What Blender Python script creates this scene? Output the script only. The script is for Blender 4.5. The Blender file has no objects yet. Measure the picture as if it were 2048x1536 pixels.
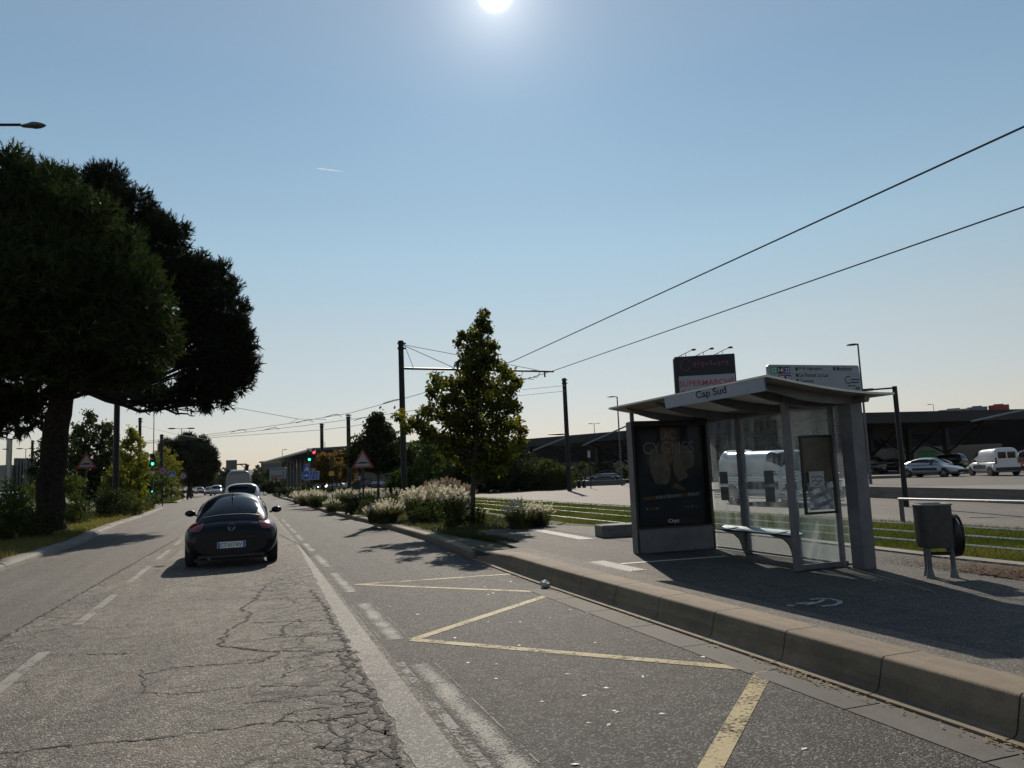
import bpy, math, random
import numpy as np
from mathutils import Vector, Matrix
random.seed(7); RNG = np.random.default_rng(11)
SC = bpy.context.scene
COL = SC.collection
PI = math.pi
# ---------------------------------------------------------------- camera (a hand-held phone, 1.6 m up)
F_PX, CX, CY, EYE = 1539.0, 1024.0, 768.0, 1.6
YAW, PITCH, ROLL = math.radians(19.2739), math.radians(6.5954), 0.041
FW = Vector((math.sin(YAW)*math.cos(PITCH), math.cos(YAW)*math.cos(PITCH), math.sin(PITCH)))
_r0 = Vector((math.cos(YAW), -math.sin(YAW), 0)); _u0 = _r0.cross(FW)
RT = _r0*math.cos(ROLL) - _u0*math.sin(ROLL); UP = RT.cross(FW)
CAM0 = Vector((0, 0, EYE))
def ray(x, y): return FW + RT*((x-CX)/F_PX) + UP*((CY-y)/F_PX)
def G(x, y, z=0.0):          # measured point of the photo at height z
    d = ray(x, y); return CAM0 + d*((z-EYE)/d.z)
def at(x, y, D):             # measured point of the photo at distance D
    return CAM0 + ray(x, y)*D
def foot(x, y, D, z=0.0):    # the ground point below it
    p = at(x, y, D); return Vector((p.x, p.y, z))
cam = bpy.data.cameras.new('camera'); camo = bpy.data.objects.new('camera', cam); COL.objects.link(camo)
cam.sensor_width = 36; cam.lens = 36*F_PX/2048; cam.clip_start = 0.1; cam.clip_end = 80000
camo.matrix_world = Matrix(((RT.x, UP.x, -FW.x, 0), (RT.y, UP.y, -FW.y, 0), (RT.z, UP.z, -FW.z, EYE), (0, 0, 0, 1)))
SC.camera = camo
# ---------------------------------------------------------------- light and sky
SUN_EL, SUN_AZ = math.radians(33.55), math.radians(19.2)     # azimuth from +Y towards +X
SDIR = Vector((math.sin(SUN_AZ)*math.cos(SUN_EL), math.cos(SUN_AZ)*math.cos(SUN_EL), math.sin(SUN_EL)))
sl = bpy.data.lights.new('sun', 'SUN'); sl.energy = 5.0; sl.angle = math.radians(0.53); sl.color = (1, .89, .75)
so = bpy.data.objects.new('sun', sl); COL.objects.link(so); so.rotation_euler = SDIR.to_track_quat('Z', 'Y').to_euler()
W = bpy.data.worlds.new('World'); SC.world = W; W.use_nodes = True
nt = W.node_tree; N = nt.nodes; L = nt.links; N.clear()
wo = N.new('ShaderNodeOutputWorld'); bg = N.new('ShaderNodeBackground'); bg.inputs['Strength'].default_value = SKY_STR = 0.085
sky = N.new('ShaderNodeTexSky'); sky.sky_type = 'NISHITA'; sky.sun_disc = False
sky.sun_elevation = SUN_EL; sky.sun_rotation = SUN_AZ; sky.altitude = 50; sky.air_density = 1.0; sky.dust_density = 0.0; sky.ozone_density = 1.0
tc = N.new('ShaderNodeTexCoord')
nrm = N.new('ShaderNodeVectorMath'); nrm.operation = 'NORMALIZE'; L.new(tc.outputs['Generated'], nrm.inputs[0])
dot = N.new('ShaderNodeVectorMath'); dot.operation = 'DOT_PRODUCT'; dot.inputs[1].default_value = SDIR; L.new(nrm.outputs[0], dot.inputs[0])
ac = N.new('ShaderNodeMath'); ac.operation = 'ARCCOSINE'; ac.use_clamp = False
cl = N.new('ShaderNodeMath'); cl.operation = 'MINIMUM'; cl.inputs[1].default_value = 0.999999; L.new(dot.outputs['Value'], cl.inputs[0]); L.new(cl.outputs[0], ac.inputs[0])
def gauss(sig, amp, p=2.0):
    a = N.new('ShaderNodeMath'); a.operation = 'DIVIDE'; a.inputs[1].default_value = math.radians(sig); L.new(ac.outputs[0], a.inputs[0])
    b = N.new('ShaderNodeMath'); b.operation = 'POWER'; b.inputs[1].default_value = p; L.new(a.outputs[0], b.inputs[0])
    c = N.new('ShaderNodeMath'); c.operation = 'MULTIPLY'; c.inputs[1].default_value = -1; L.new(b.outputs[0], c.inputs[0])
    d = N.new('ShaderNodeMath'); d.operation = 'EXPONENT'; L.new(c.outputs[0], d.inputs[0])
    e = N.new('ShaderNodeMath'); e.operation = 'MULTIPLY'; e.inputs[1].default_value = amp; L.new(d.outputs[0], e.inputs[0]); return e
def addn(a, b):
    s = N.new('ShaderNodeMath'); s.operation = 'ADD'; L.new(a.outputs[0], s.inputs[0]); L.new(b.outputs[0], s.inputs[1]); return s
au = addn(addn(gauss(.74, 60, 2.6), gauss(2.3, 7.0, 1.2)), gauss(9.0, 1.6, 1.4))   # the bright haze round the sun
auc = N.new('ShaderNodeMix'); auc.data_type = 'RGBA'; auc.blend_type = 'MULTIPLY'; auc.inputs['Factor'].default_value = 1
auc.inputs['A'].default_value = (1, .95, .88, 1); L.new(au.outputs[0], auc.inputs['B'])
# clear-sky colours shifted a little: warm dusty air low down
sep = N.new('ShaderNodeSeparateXYZ'); L.new(nrm.outputs[0], sep.inputs[0])
tint = N.new('ShaderNodeValToRGB'); L.new(sep.outputs['Z'], tint.inputs[0])
TINT = tint.color_ramp
SKYMIX = N.new('ShaderNodeMix'); SKYMIX.data_type = 'RGBA'; SKYMIX.blend_type = 'MULTIPLY'; SKYMIX.inputs['Factor'].default_value = 1
dbl = N.new('ShaderNodeMix'); dbl.data_type = 'RGBA'; dbl.blend_type = 'MULTIPLY'; dbl.clamp_result = False; dbl.inputs['Factor'].default_value = 1; dbl.inputs['B'].default_value = (2, 2, 2, 1)
L.new(sky.outputs[0], SKYMIX.inputs['A']); L.new(tint.outputs[0], dbl.inputs['A']); L.new(dbl.outputs['Result'], SKYMIX.inputs['B'])
addc = N.new('ShaderNodeMix'); addc.data_type = 'RGBA'; addc.blend_type = 'ADD'; addc.inputs['Factor'].default_value = 1
L.new(SKYMIX.outputs['Result'], addc.inputs['A']); L.new(auc.outputs['Result'], addc.inputs['B'])
L.new(addc.outputs['Result'], bg.inputs['Color']); L.new(bg.outputs[0], wo.inputs['Surface'])
for i, (p_, c_) in enumerate(((0.0, (.60, .57, .72)), (.03, (.72, .64, .71)), (.06, (.88, .73, .73)), (.17, (1.27, 1.02, .83)), (.28, (1.38, 1.27, 1.03)), (.45, (1.36, 1.33, 1.12)), (.56, (1.68, 1.45, 1.17)))):
    e_ = TINT.elements[i] if i < 2 else TINT.elements.new(p_)
    e_.position = p_; e_.color = tuple(k/2 for k in c_)+(1,)
SC.view_settings.view_transform = 'Standard'; SC.view_settings.look = 'None'; SC.view_settings.gamma = 1; SC.view_settings.exposure = 0.0
SC.cycles.use_denoising = True; SC.cycles.max_bounces = 8; SC.cycles.transparent_max_bounces = 12
SC.cycles.sample_clamp_indirect = 6
# ---------------------------------------------------------------- materials
def nodes(name):
    m = bpy.data.materials.new(name); m.use_nodes = True
    t = m.node_tree; b = t.nodes['Principled BSDF']; return m, t, b
def nz(t, scale, detail=4, rough=.55, vec=None, dist=0):
    n = t.nodes.new('ShaderNodeTexNoise'); n.inputs['Scale'].default_value = scale; n.inputs['Detail'].default_value = detail
    n.inputs['Roughness'].default_value = rough; n.inputs['Distortion'].default_value = dist
    if vec is not None: t.links.new(vec, n.inputs['Vector'])
    return n
def ramp(t, src, stops):
    r = t.nodes.new('ShaderNodeValToRGB'); e = r.color_ramp.elements
    while len(e) < len(stops): e.new(0.5)
    for i, (p, c) in enumerate(stops):
        e[i].position = p; e[i].color = (c if len(c) == 4 else (*c, 1)) if not isinstance(c, (int, float)) else (c, c, c, 1)
    t.links.new(src, r.inputs[0]); return r
def mixc(t, fac, a, b, blend='MIX'):
    m = t.nodes.new('ShaderNodeMix'); m.data_type = 'RGBA'; m.blend_type = blend
    for s, v in (('Factor', fac), ('A', a), ('B', b)):
        k = m.inputs[s]
        if isinstance(v, (int, float)): k.default_value = v if s == 'Factor' else (v, v, v, 1)
        elif isinstance(v, tuple): k.default_value = v if len(v) == 4 else (*v, 1)
        else: t.links.new(v, k)
    return m.outputs['Result']
def math_(t, op, a, b=0.0):
    m = t.nodes.new('ShaderNodeMath'); m.operation = op
    for i, v in enumerate((a, b)):
        if isinstance(v, (int, float)): m.inputs[i].default_value = v
        else: t.links.new(v, m.inputs[i])
    return m.outputs[0]
def bump(t, b, h, strength=.5, dist=.01):
    n = t.nodes.new('ShaderNodeBump'); n.inputs['Strength'].default_value = strength; n.inputs['Distance'].default_value = dist
    t.links.new(h, n.inputs['Height']); t.links.new(n.outputs[0], b.inputs['Normal'])
def ocoord(t, scale=(1, 1, 1)):
    c = t.nodes.new('ShaderNodeTexCoord'); m = t.nodes.new('ShaderNodeMapping'); m.inputs['Scale'].default_value = scale
    t.links.new(c.outputs['Object'], m.inputs[0]); return m.outputs[0]
def plain(name, c, rough=.6, metal=0, var=.25, scale=8, bmp=0.0, spec=.5, coat=0):
    m, t, b = nodes(name); v = ocoord(t)
    n = nz(t, scale, 5, .6, v)
    lo = tuple(x*(1-var) for x in c); hi = tuple(min(1, x*(1+var)) for x in c)
    r = ramp(t, n.outputs[0], [(.3, lo), (.7, hi)]); t.links.new(r.outputs[0], b.inputs['Base Color'])
    b.inputs['Roughness'].default_value = rough; b.inputs['Metallic'].default_value = metal; b.inputs['Specular IOR Level'].default_value = spec
    b.inputs['Coat Weight'].default_value = coat; b.inputs['Coat Roughness'].default_value = .05
    if bmp: bump(t, b, n.outputs[0], bmp, .01)
    return m
def asphalt(name, dark, light, stain=.35, fine=85, rough=.62, bstr=.7, spark=.12, spec=.32):
    m, t, b = nodes(name); v = ocoord(t)
    n1 = nz(t, .35, 5, .6, v); n2 = nz(t, 5, 4, .6, v); n3 = nz(t, fine, 3, .7, v)
    vo = t.nodes.new('ShaderNodeTexVoronoi'); vo.inputs['Scale'].default_value = fine*1.1; t.links.new(v, vo.inputs['Vector'])
    s = math_(t, 'ADD', math_(t, 'MULTIPLY', n3.outputs[0], .6), math_(t, 'MULTIPLY', n2.outputs[0], .4))
    r = ramp(t, s, [(.42, dark), (.585, light)])
    st = ramp(t, n1.outputs[0], [(.3, 1-stain), (.7, 1+stain*.4)])
    c = mixc(t, 1.0, r.outputs[0], st.outputs[0], 'MULTIPLY')
    sep = t.nodes.new('ShaderNodeSeparateColor'); t.links.new(vo.outputs['Color'], sep.inputs[0])
    sp = ramp(t, sep.outputs[0], [(.80, 0.0), (.88, 1.0)])
    c = mixc(t, math_(t, 'MULTIPLY', sp.outputs[0], .75), c, (spark*2.6, spark*2.5, spark*2.3))
    # streaks along the driving direction
    vs = ocoord(t, (1.3, .05, 1)); n4 = nz(t, 2.2, 5, .6, vs)
    sr = ramp(t, n4.outputs[0], [(.35, .78), (.65, 1.12)])
    c = mixc(t, .8, c, mixc(t, 1.0, c, sr.outputs[0], 'MULTIPLY'))
    t.links.new(c, b.inputs['Base Color'])
    b.inputs['Roughness'].default_value = rough; b.inputs['Specular IOR Level'].default_value = spec
    h = math_(t, 'ADD', n3.outputs[0], math_(t, 'MULTIPLY', vo.outputs['Distance'], -.8))
    bump(t, b, h, bstr, .012)
    return m, t, b, v, c
def leaf_mat(name, cols, tr=.5, rough=.55, thru=(1.45, 1.45, .85)):
    m, t, b = nodes(name)
    a = t.nodes.new('ShaderNodeAttribute'); a.attribute_name = 'rnd'
    k = len(cols); r = ramp(t, a.outputs['Fac'], [(i/(k-1), c) for i, c in enumerate(cols)])
    t.links.new(r.outputs[0], b.inputs['Base Color']); b.inputs['Roughness'].default_value = .75; b.inputs['Specular IOR Level'].default_value = .12
    tr_ = t.nodes.new('ShaderNodeBsdfTranslucent'); br = mixc(t, 1.0, r.outputs[0], thru, 'MULTIPLY'); t.links.new(br, tr_.inputs[0])
    mx = t.nodes.new('ShaderNodeMixShader'); mx.inputs[0].default_value = tr
    t.links.new(b.outputs[0], mx.inputs[1]); t.links.new(tr_.outputs[0], mx.inputs[2])
    t.links.new(mx.outputs[0], t.nodes['Material Output'].inputs[0]); return m
def emit(name, c, s):
    m, t, b = nodes(name); b.inputs['Base Color'].default_value = (*c, 1); b.inputs['Emission Color'].default_value = (*c, 1); b.inputs['Emission Strength'].default_value = s; return m
M = {}
# ---------------------------------------------------------------- mesh builder
class MB:
    def __init__(s): s.v = []; s.f = []; s.m = []; s.k = 0; s.X = None
    def add(s, vs, fs, k=None):
        o = len(s.v)
        for p in vs:
            p = Vector(p); s.v.append(s.X @ p if s.X is not None else p)
        for f in fs: s.f.append([i+o for i in f]); s.m.append(s.k if k is None else k)
        return s
    def box(s, c, d, rz=0, k=None, tilt=None, bev=0.0):
        c = Vector(c); x, y, z = d[0]/2, d[1]/2, d[2]/2
        R = Matrix.Rotation(rz, 3, 'Z')
        if tilt is not None: R = R @ tilt
        if bev <= 0:
            vs = [Vector((a*x, b*y, e*z)) for e in (-1, 1) for a, b in ((-1, -1), (1, -1), (1, 1), (-1, 1))]
            return s.add([c+R@p for p in vs], [(3, 2, 1, 0), (4, 5, 6, 7), (0, 1, 5, 4), (1, 2, 6, 5), (2, 3, 7, 6), (3, 0, 4, 7)], k)
        b_ = min(bev, x*.9, y*.9, z*.9)
        rings = []
        for zz, ins in ((-z, b_), (-z+b_, 0), (z-b_, 0), (z, b_)):
            X, Y = x-ins, y-ins; q = b_*.7
            rings.append([(-X+q, -Y, zz), (X-q, -Y, zz), (X, -Y+q, zz), (X, Y-q, zz), (X-q, Y, zz), (-X+q, Y, zz), (-X, Y-q, zz), (-X, -Y+q, zz)])
        vs = [c+R@Vector(p) for r in rings for p in r]; fs = [tuple(range(7, -1, -1)), tuple(24+i for i in range(8))]
        for r in range(3):
            for i in range(8): j = (i+1) % 8; fs.append((r*8+i, r*8+j, r*8+8+j, r*8+8+i))
        return s.add(vs, fs, k)
    def quad(s, a, b, c, d, k=None): return s.add([a, b, c, d], [(0, 1, 2, 3)], k)
    def tube(s, pts, r, n=8, k=None, cap=True):
        pts = [Vector(p) for p in pts]; rs = r if isinstance(r, (list, tuple)) else [r]*len(pts)
        vs = []; fs = []; prev = None
        for i, p in enumerate(pts):
            t = (pts[min(i+1, len(pts)-1)]-pts[max(i-1, 0)]).normalized()
            if prev is None:
                a = t.cross(Vector((0, 0, 1)) if abs(t.z) < .95 else Vector((0, 1, 0))).normalized()
            else:
                a = (prev - t*prev.dot(t)).normalized()
            prev = a; b = t.cross(a)
            for j in range(n):
                w = 2*PI*j/n; vs.append(p+(a*math.cos(w)+b*math.sin(w))*rs[i])
        for i in range(len(pts)-1):
            for j in range(n):
                q = (j+1) % n; fs.append((i*n+j, i*n+q, (i+1)*n+q, (i+1)*n+j))
        if cap: fs.append(tuple(range(n-1, -1, -1))); fs.append(tuple((len(pts)-1)*n+j for j in range(n)))
        return s.add(vs, fs, k)
    def prism(s, poly, o, ax, ay, depth, k=None):
        """polygon (2d) in the plane o + ax*u + ay*v, pulled back by depth along -(ax x ay)"""
        o, ax, ay = Vector(o), Vector(ax), Vector(ay); nn = ax.cross(ay).normalized()
        a = [o+ax*u+ay*w for u, w in poly]; b = [p-nn*depth for p in a]; n = len(poly)
        fs = [tuple(range(n)), tuple(range(2*n-1, n-1, -1))]
        for i in range(n): j = (i+1) % n; fs.append((i, n+i, n+j, j))
        return s.add(a+b, fs, k)
    def grid(s, fn, nu, nv, wrap=False, k=None, flip=False):
        vs = [fn(i/nu, j/nv) for i in range(nu+1) for j in range(nv+(0 if wrap else 1))]
        w = nv if wrap else nv+1; fs = []
        for i in range(nu):
            for j in range(nv):
                q = (j+1) % w; f = (i*w+j, (i+1)*w+j, (i+1)*w+q, i*w+q); fs.append(f[::-1] if flip else f)
        return s.add(vs, fs, k)
    def cyl(s, c, ax, r, h, n=20, k=None, r2=None):
        c = Vector(c); ax = Vector(ax).normalized(); return s.tube([c-ax*h/2, c+ax*h/2], [r, r if r2 is None else r2], n, k)
    def ball(s, c, r, nu=10, nv=14, k=None):
        c = Vector(c); r = r if isinstance(r, (tuple, list)) else (r, r, r)
        return s.grid(lambda u, w: c+Vector((r[0]*math.sin(PI*u)*math.cos(2*PI*w), r[1]*math.sin(PI*u)*math.sin(2*PI*w), -r[2]*math.cos(PI*u))), nu, nv, True, k, flip=True)
    def obj(s, name, mats, parent=None, smooth=None, base=False):
        me = bpy.data.meshes.new(name)
        off = Vector((0, 0, 0))
        if base and parent is None:
            xs = [p.x for p in s.v]; ys = [p.y for p in s.v]; zs = [p.z for p in s.v]
            off = Vector(((min(xs)+max(xs))/2, (min(ys)+max(ys))/2, min(zs)))
        me.from_pydata([p-off for p in s.v], [], s.f)
        for m in (mats if isinstance(mats, (list, tuple)) else [mats]): me.materials.append(M[m] if isinstance(m, str) else m)
        if any(s.m): me.polygons.foreach_set('material_index', s.m)
        if smooth is not None:
            me.polygons.foreach_set('use_smooth', [True]*len(s.f)); me.set_sharp_from_angle(angle=math.radians(smooth))
        me.update(); me.validate()
        o = bpy.data.objects.new(name, me); COL.objects.link(o); o.location = off
        if parent is not None: o.parent = parent
        return o
def tag(o, label, cat, group=None, kind=None):
    if label: o['label'] = label
    if cat: o['category'] = cat
    if group: o['group'] = group
    if kind: o['kind'] = kind
    return o
def thing(name, label, cat, loc=(0, 0, 0), rz=0, group=None):
    o = bpy.data.objects.new(name, None); COL.objects.link(o); o.location = loc; o.rotation_euler = (0, 0, rz); o.empty_display_size = .2
    return tag(o, label, cat, group)
def struct(o): o['kind'] = 'structure'; return o
def copy_tree(o, parent=None):
    c = o.copy(); COL.objects.link(c)
    if parent is not None: c.parent = parent
    for ch in o.children: copy_tree(ch, c)
    return c
def facing(p):               # rotation about z that turns local -Y towards the camera's side of p
    return math.atan2(p.x, -p.y) if False else -math.atan2(p.x, p.y)
def text_geo(body, bold=0.0):
    cu = bpy.data.curves.new('lettering', 'FONT'); cu.body = body; cu.size = 1; cu.offset = bold; cu.resolution_u = 3
    ob = bpy.data.objects.new('lettering', cu); COL.objects.link(ob)
    dg = bpy.context.evaluated_depsgraph_get(); me = bpy.data.meshes.new_from_object(ob.evaluated_get(dg))
    vs = [v.co.copy() for v in me.vertices]; fs = [list(p.vertices) for p in me.polygons]
    bpy.data.objects.remove(ob); bpy.data.curves.remove(cu); bpy.data.meshes.remove(me)
    return vs, fs
def put_text(mb, body, o, ax, ay, w, h, k=None, bold=0.0, dz=.004):
    """text filling a w x h box whose lower left corner is o, in the plane (ax, ay)"""
    vs, fs = text_geo(body, bold); o, ax, ay = Vector(o), Vector(ax), Vector(ay); n = ax.cross(ay).normalized()
    x0, x1 = min(v.x for v in vs), max(v.x for v in vs); y0, y1 = min(v.y for v in vs), max(v.y for v in vs)
    mb.add([o+ax*((v.x-x0)/(x1-x0)*w)+ay*((v.y-y0)/(y1-y0)*h)+n*dz for v in vs], fs, k)
def np_mesh(name, V, mats, parent=None, rnd=None, midx=None):
    """V: (n, k, 3) array, one face of k corners each"""
    n, k, _ = V.shape; me = bpy.data.meshes.new(name)
    me.vertices.add(n*k); me.vertices.foreach_set('co', np.ascontiguousarray(V, dtype=np.float32).ravel())
    me.loops.add(n*k); me.loops.foreach_set('vertex_index', np.arange(n*k, dtype=np.int32))
    me.polygons.add(n); me.polygons.foreach_set('loop_start', np.arange(0, n*k, k, dtype=np.int32))
    for m in (mats if isinstance(mats, (list, tuple)) else [mats]): me.materials.append(M[m])
    if midx is not None: me.polygons.foreach_set('material_index', midx.astype(np.int32))
    a = me.attributes.new('rnd', 'FLOAT', 'FACE'); a.data.foreach_set('value', (RNG.random(n) if rnd is None else rnd).astype(np.float32))
    me.update(); me.validate()
    o = bpy.data.objects.new(name, me); COL.objects.link(o)
    if parent is not None: o.parent = parent
    return o
def unit(a): return a/np.maximum(np.linalg.norm(a, axis=-1, keepdims=True), 1e-9)
def leaves(P, size, aspect=.55, up=.0, dirs=None):
    """diamond leaves at points P (n,3)"""
    n = len(P); d = unit(RNG.normal(size=(n, 3))+np.array([0, 0, up])) if dirs is None else dirs
    s = unit(np.cross(d, RNG.normal(size=(n, 3)))); L_ = size*(.6+.8*RNG.random((n, 1))); w = L_*aspect*.5
    mid = P+d*L_*.45; nn = np.cross(d, s)*L_*.12
    return np.stack([P, mid+s*w+nn, P+d*L_, mid-s*w+nn], 1)
def needles(P, D, n, length, width, spread, shoot=0.0):
    """n thin triangles per shoot: P points, D shoot directions"""
    P = np.repeat(P, n, 0); D = np.repeat(D, n, 0); t = RNG.random((len(P), 1))
    b = P+D*(shoot if shoot else length*.72)*t
    d = unit(D+RNG.normal(size=P.shape)*spread); s = unit(np.cross(d, RNG.normal(size=P.shape)))*width*.5
    return np.stack([b-s, b+s, b+d*length*(.6+.5*RNG.random((len(P), 1)))], 1)
def sphere_pts(n, zmin=-1.0):
    d = unit(RNG.normal(size=(n*4+40, 3))); d = d[d[:, 2] > zmin][:n]
    return d
# ---------------------------------------------------------------- material list
def build_materials():
    m, t, b, v, c = asphalt('cracked old asphalt', (.062, .053, .043), (.185, .160, .132), .5, 64, .74, 1.0, .13)
    # alligator cracks: voronoi edges, bent by noise, strongest near the lane's right edge
    nv = nz(t, 2.2, 4, .6, v); w = t.nodes.new('ShaderNodeVectorMath'); w.operation = 'MULTIPLY_ADD'
    t.links.new(nv.outputs['Color'], w.inputs[0]); w.inputs[1].default_value = (.5, .5, 0); t.links.new(v, w.inputs[2])
    def crack(scale, width):
        vo = t.nodes.new('ShaderNodeTexVoronoi'); vo.feature = 'DISTANCE_TO_EDGE'; vo.inputs['Scale'].default_value = scale
        t.links.new(w.outputs[0], vo.inputs['Vector']); return ramp(t, vo.outputs['Distance'], [(width*.30, 1.0), (width*.42, 0.0)]).outputs[0]
    sx = t.nodes.new('ShaderNodeSeparateXYZ'); t.links.new(v, sx.inputs[0])
    def band(x0, x1, x2, x3):
        r1 = t.nodes.new('ShaderNodeMapRange'); r1.inputs[1].default_value = x0; r1.inputs[2].default_value = x1; t.links.new(sx.outputs[0], r1.inputs[0])
        r2 = t.nodes.new('ShaderNodeMapRange'); r2.inputs[1].default_value = x2; r2.inputs[2].default_value = x3; r2.inputs[3].default_value = 1; r2.inputs[4].default_value = 0; t.links.new(sx.outputs[0], r2.inputs[0])
        return math_(t, 'MULTIPLY', r1.outputs[0], r2.outputs[0])
    k = math_(t, 'MULTIPLY', crack(5.5, .10), band(.1, .6, 1.2, 1.3))
    k2 = math_(t, 'MULTIPLY', crack(2.6, .055), math_(t, 'ADD', band(-.5, .4, 1.2, 1.3), band(-3.0, -2.5, -2.2, -1.8)))
    msk = ramp(t, nz(t, .5, 3, .5, v).outputs[0], [(.42, 0.0), (.55, 1.0)])
    k3 = math_(t, 'MULTIPLY', math_(t, 'MULTIPLY', crack(1.0, .022), msk.outputs[0]), .8)
    kk = math_(t, 'MINIMUM', math_(t, 'ADD', math_(t, 'ADD', k, k2), k3), 1)
    t.links.new(mixc(t, kk, c, (.012, .012, .014)), b.inputs['Base Color'])
    M['asphalt_old'] = m
    M['asphalt_bay'] = asphalt('bus bay asphalt', (.012, .0118, .012), (.055, .052, .049), .25, 84, .76, 1.0, .10)[0]
    M['asphalt_left'] = asphalt('left lane asphalt', (.05, .044, .037), (.10, .09, .078), .2, 60, .74, .7, .08)[0]
    M['asphalt_pave'] = asphalt('pavement asphalt', (.026, .0245, .0225), (.072, .064, .056), .25, 90, .8, .7, .08)[0]
    M['asphalt_strip'] = asphalt('brownish asphalt strip', (.05, .044, .036), (.12, .105, .086), .2, 90, .8, .7, .11)[0]
    M['asphalt_lot'] = asphalt('car park asphalt', (.06, .053, .045), (.115, .102, .088), .2, 40, .8, .4, .07)[0]
    m, t, b, v, c = asphalt('sealed strip', (.066, .064, .060), (.138, .133, .125), .7, 70, .68, .5, .12)
    nv = nz(t, 3, 4, .6, v); w2 = t.nodes.new('ShaderNodeVectorMath'); w2.operation = 'MULTIPLY_ADD'
    t.links.new(nv.outputs['Color'], w2.inputs[0]); w2.inputs[1].default_value = (.4, .4, 0); t.links.new(v, w2.inputs[2])
    vo = t.nodes.new('ShaderNodeTexVoronoi'); vo.feature = 'DISTANCE_TO_EDGE'; vo.inputs['Scale'].default_value = 3.2; t.links.new(w2.outputs[0], vo.inputs['Vector'])
    kk = ramp(t, vo.outputs['Distance'], [(.016, 1.0), (.026, 0.0)])
    t.links.new(mixc(t, math_(t, 'MULTIPLY', kk.outputs[0], .85), c, (.02, .02, .02)), b.inputs['Base Color']); M['patch'] = m
    M['crack'] = plain('crack filling', (.010, .010, .011), .9, 0, .3, 40)
    def worn(t, b, fac):      # where the paint is gone the asphalt below shows
        tp = t.nodes.new('ShaderNodeBsdfTransparent'); mx = t.nodes.new('ShaderNodeMixShader'); t.links.new(fac, mx.inputs[0]); t.links.new(tp.outputs[0], mx.inputs[1]); t.links.new(b.outputs[0], mx.inputs[2]); t.links.new(mx.outputs[0], t.nodes['Material Output'].inputs[0])
    def paint(name, col, base, wear=.5, scale=28):
        m, t, b = nodes(name); v = ocoord(t); n = nz(t, scale, 6, .75, v); n2 = nz(t, 2.5, 3, .6, v)
        s = math_(t, 'ADD', math_(t, 'MULTIPLY', n.outputs[0], .6), math_(t, 'MULTIPLY', n2.outputs[0], .4))
        r = ramp(t, s, [(wear-.05, tuple(c*.8 for c in col)), (wear+.12, col)]); t.links.new(r.outputs[0], b.inputs['Base Color']); worn(t, b, ramp(t, s, [(wear-.045, 0.0), (wear+.03, .96)]).outputs[0])
        b.inputs['Roughness'].default_value = .7; b.inputs['Specular IOR Level'].default_value = .3; bump(t, b, nz(t, 90, 2, .6, v).outputs[0], .5, .008); return m
    M['paint_white'] = paint('worn white road paint', (.23, .22, .195), (.07, .062, .054), .445)
    m, t, b = nodes('worn bay line paint'); v = ocoord(t); sx_ = t.nodes.new('ShaderNodeSeparateXYZ'); t.links.new(v, sx_.inputs[0])
    d_ = math_(t, 'ABSOLUTE', math_(t, 'SUBTRACT', sx_.outputs[0], math_(t, 'MULTIPLY_ADD', sx_.outputs[1], .004))); d_.node.inputs[0].links[0].from_node.inputs[1].links[0].from_node.inputs[2].default_value = 1.392
    n_ = nz(t, 75, 4, .7, v); n2_ = nz(t, 2.2, 3, .6, v)
    s_ = math_(t, 'ADD', math_(t, 'MULTIPLY', n_.outputs[0], .7), math_(t, 'MULTIPLY', n2_.outputs[0], .3)); s_ = math_(t, 'SUBTRACT', s_, math_(t, 'MULTIPLY', math_(t, 'POWER', math_(t, 'DIVIDE', d_, .1), 2.0), .14))
    b.inputs['Base Color'].default_value = (.27, .26, .235, 1); worn(t, b, ramp(t, s_, [(.385, 0.0), (.53, .92)]).outputs[0]); b.inputs['Roughness'].default_value = .75; b.inputs['Specular IOR Level'].default_value = .3
    M['paint_faded'] = m
    M['paint_ghost'] = paint('old white road paint', (.14, .135, .125), (.040, .038, .036), .5)
    M['paint_yellow'] = paint('worn yellow road paint', (.31, .25, .115), (.05, .045, .036), .455, 34)
    M['paint_fresh'] = paint('white pavement paint', (.66, .63, .58), (.3, .29, .27), .30)
    M['paint_symbol'] = paint('grey white symbol paint', (.42, .42, .42), (.12, .12, .12), .40)  # greyer white for the wheelchair symbol
    def concrete(name, a, bb, sc=2.2, rough=.85):
        m, t, b = nodes(name); v = ocoord(t); n = nz(t, sc, 8, .75, v); n2 = nz(t, 60, 3, .6, v)
        s = math_(t, 'ADD', math_(t, 'MULTIPLY', n.outputs[0], .65), math_(t, 'MULTIPLY', n2.outputs[0], .35))
        sc_ = nz(t, 1.0, 7, .75, ocoord(t, (3, .55, 9))); r = ramp(t, s, [(.32, a), (.68, bb)]); t.links.new(mixc(t, 1.0, r.outputs[0], ramp(t, sc_.outputs[0], [(.36, .62), (.55, 1.0)]).outputs[0], 'MULTIPLY'), b.inputs['Base Color']); b.inputs['Roughness'].default_value = rough
        bump(t, b, n2.outputs[0], .4, .006); return m
    M['kerb'] = concrete('brown grey kerb concrete', (.115, .087, .058), (.24, .186, .126))
    M['kerb_pale'] = concrete('pale kerb concrete', (.13, .12, .105), (.22, .205, .18))
    M['gutter'] = concrete('gutter slab concrete', (.055, .052, .046), (.10, .095, .085))
    M['concrete'] = concrete('grey concrete', (.11, .105, .095), (.19, .18, .165))
    M['concrete_dark'] = concrete('dark concrete', (.10, .10, .10), (.16, .16, .155))
    M['mortar'] = plain('dark joint', (.03, .028, .025), .9)
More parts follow.
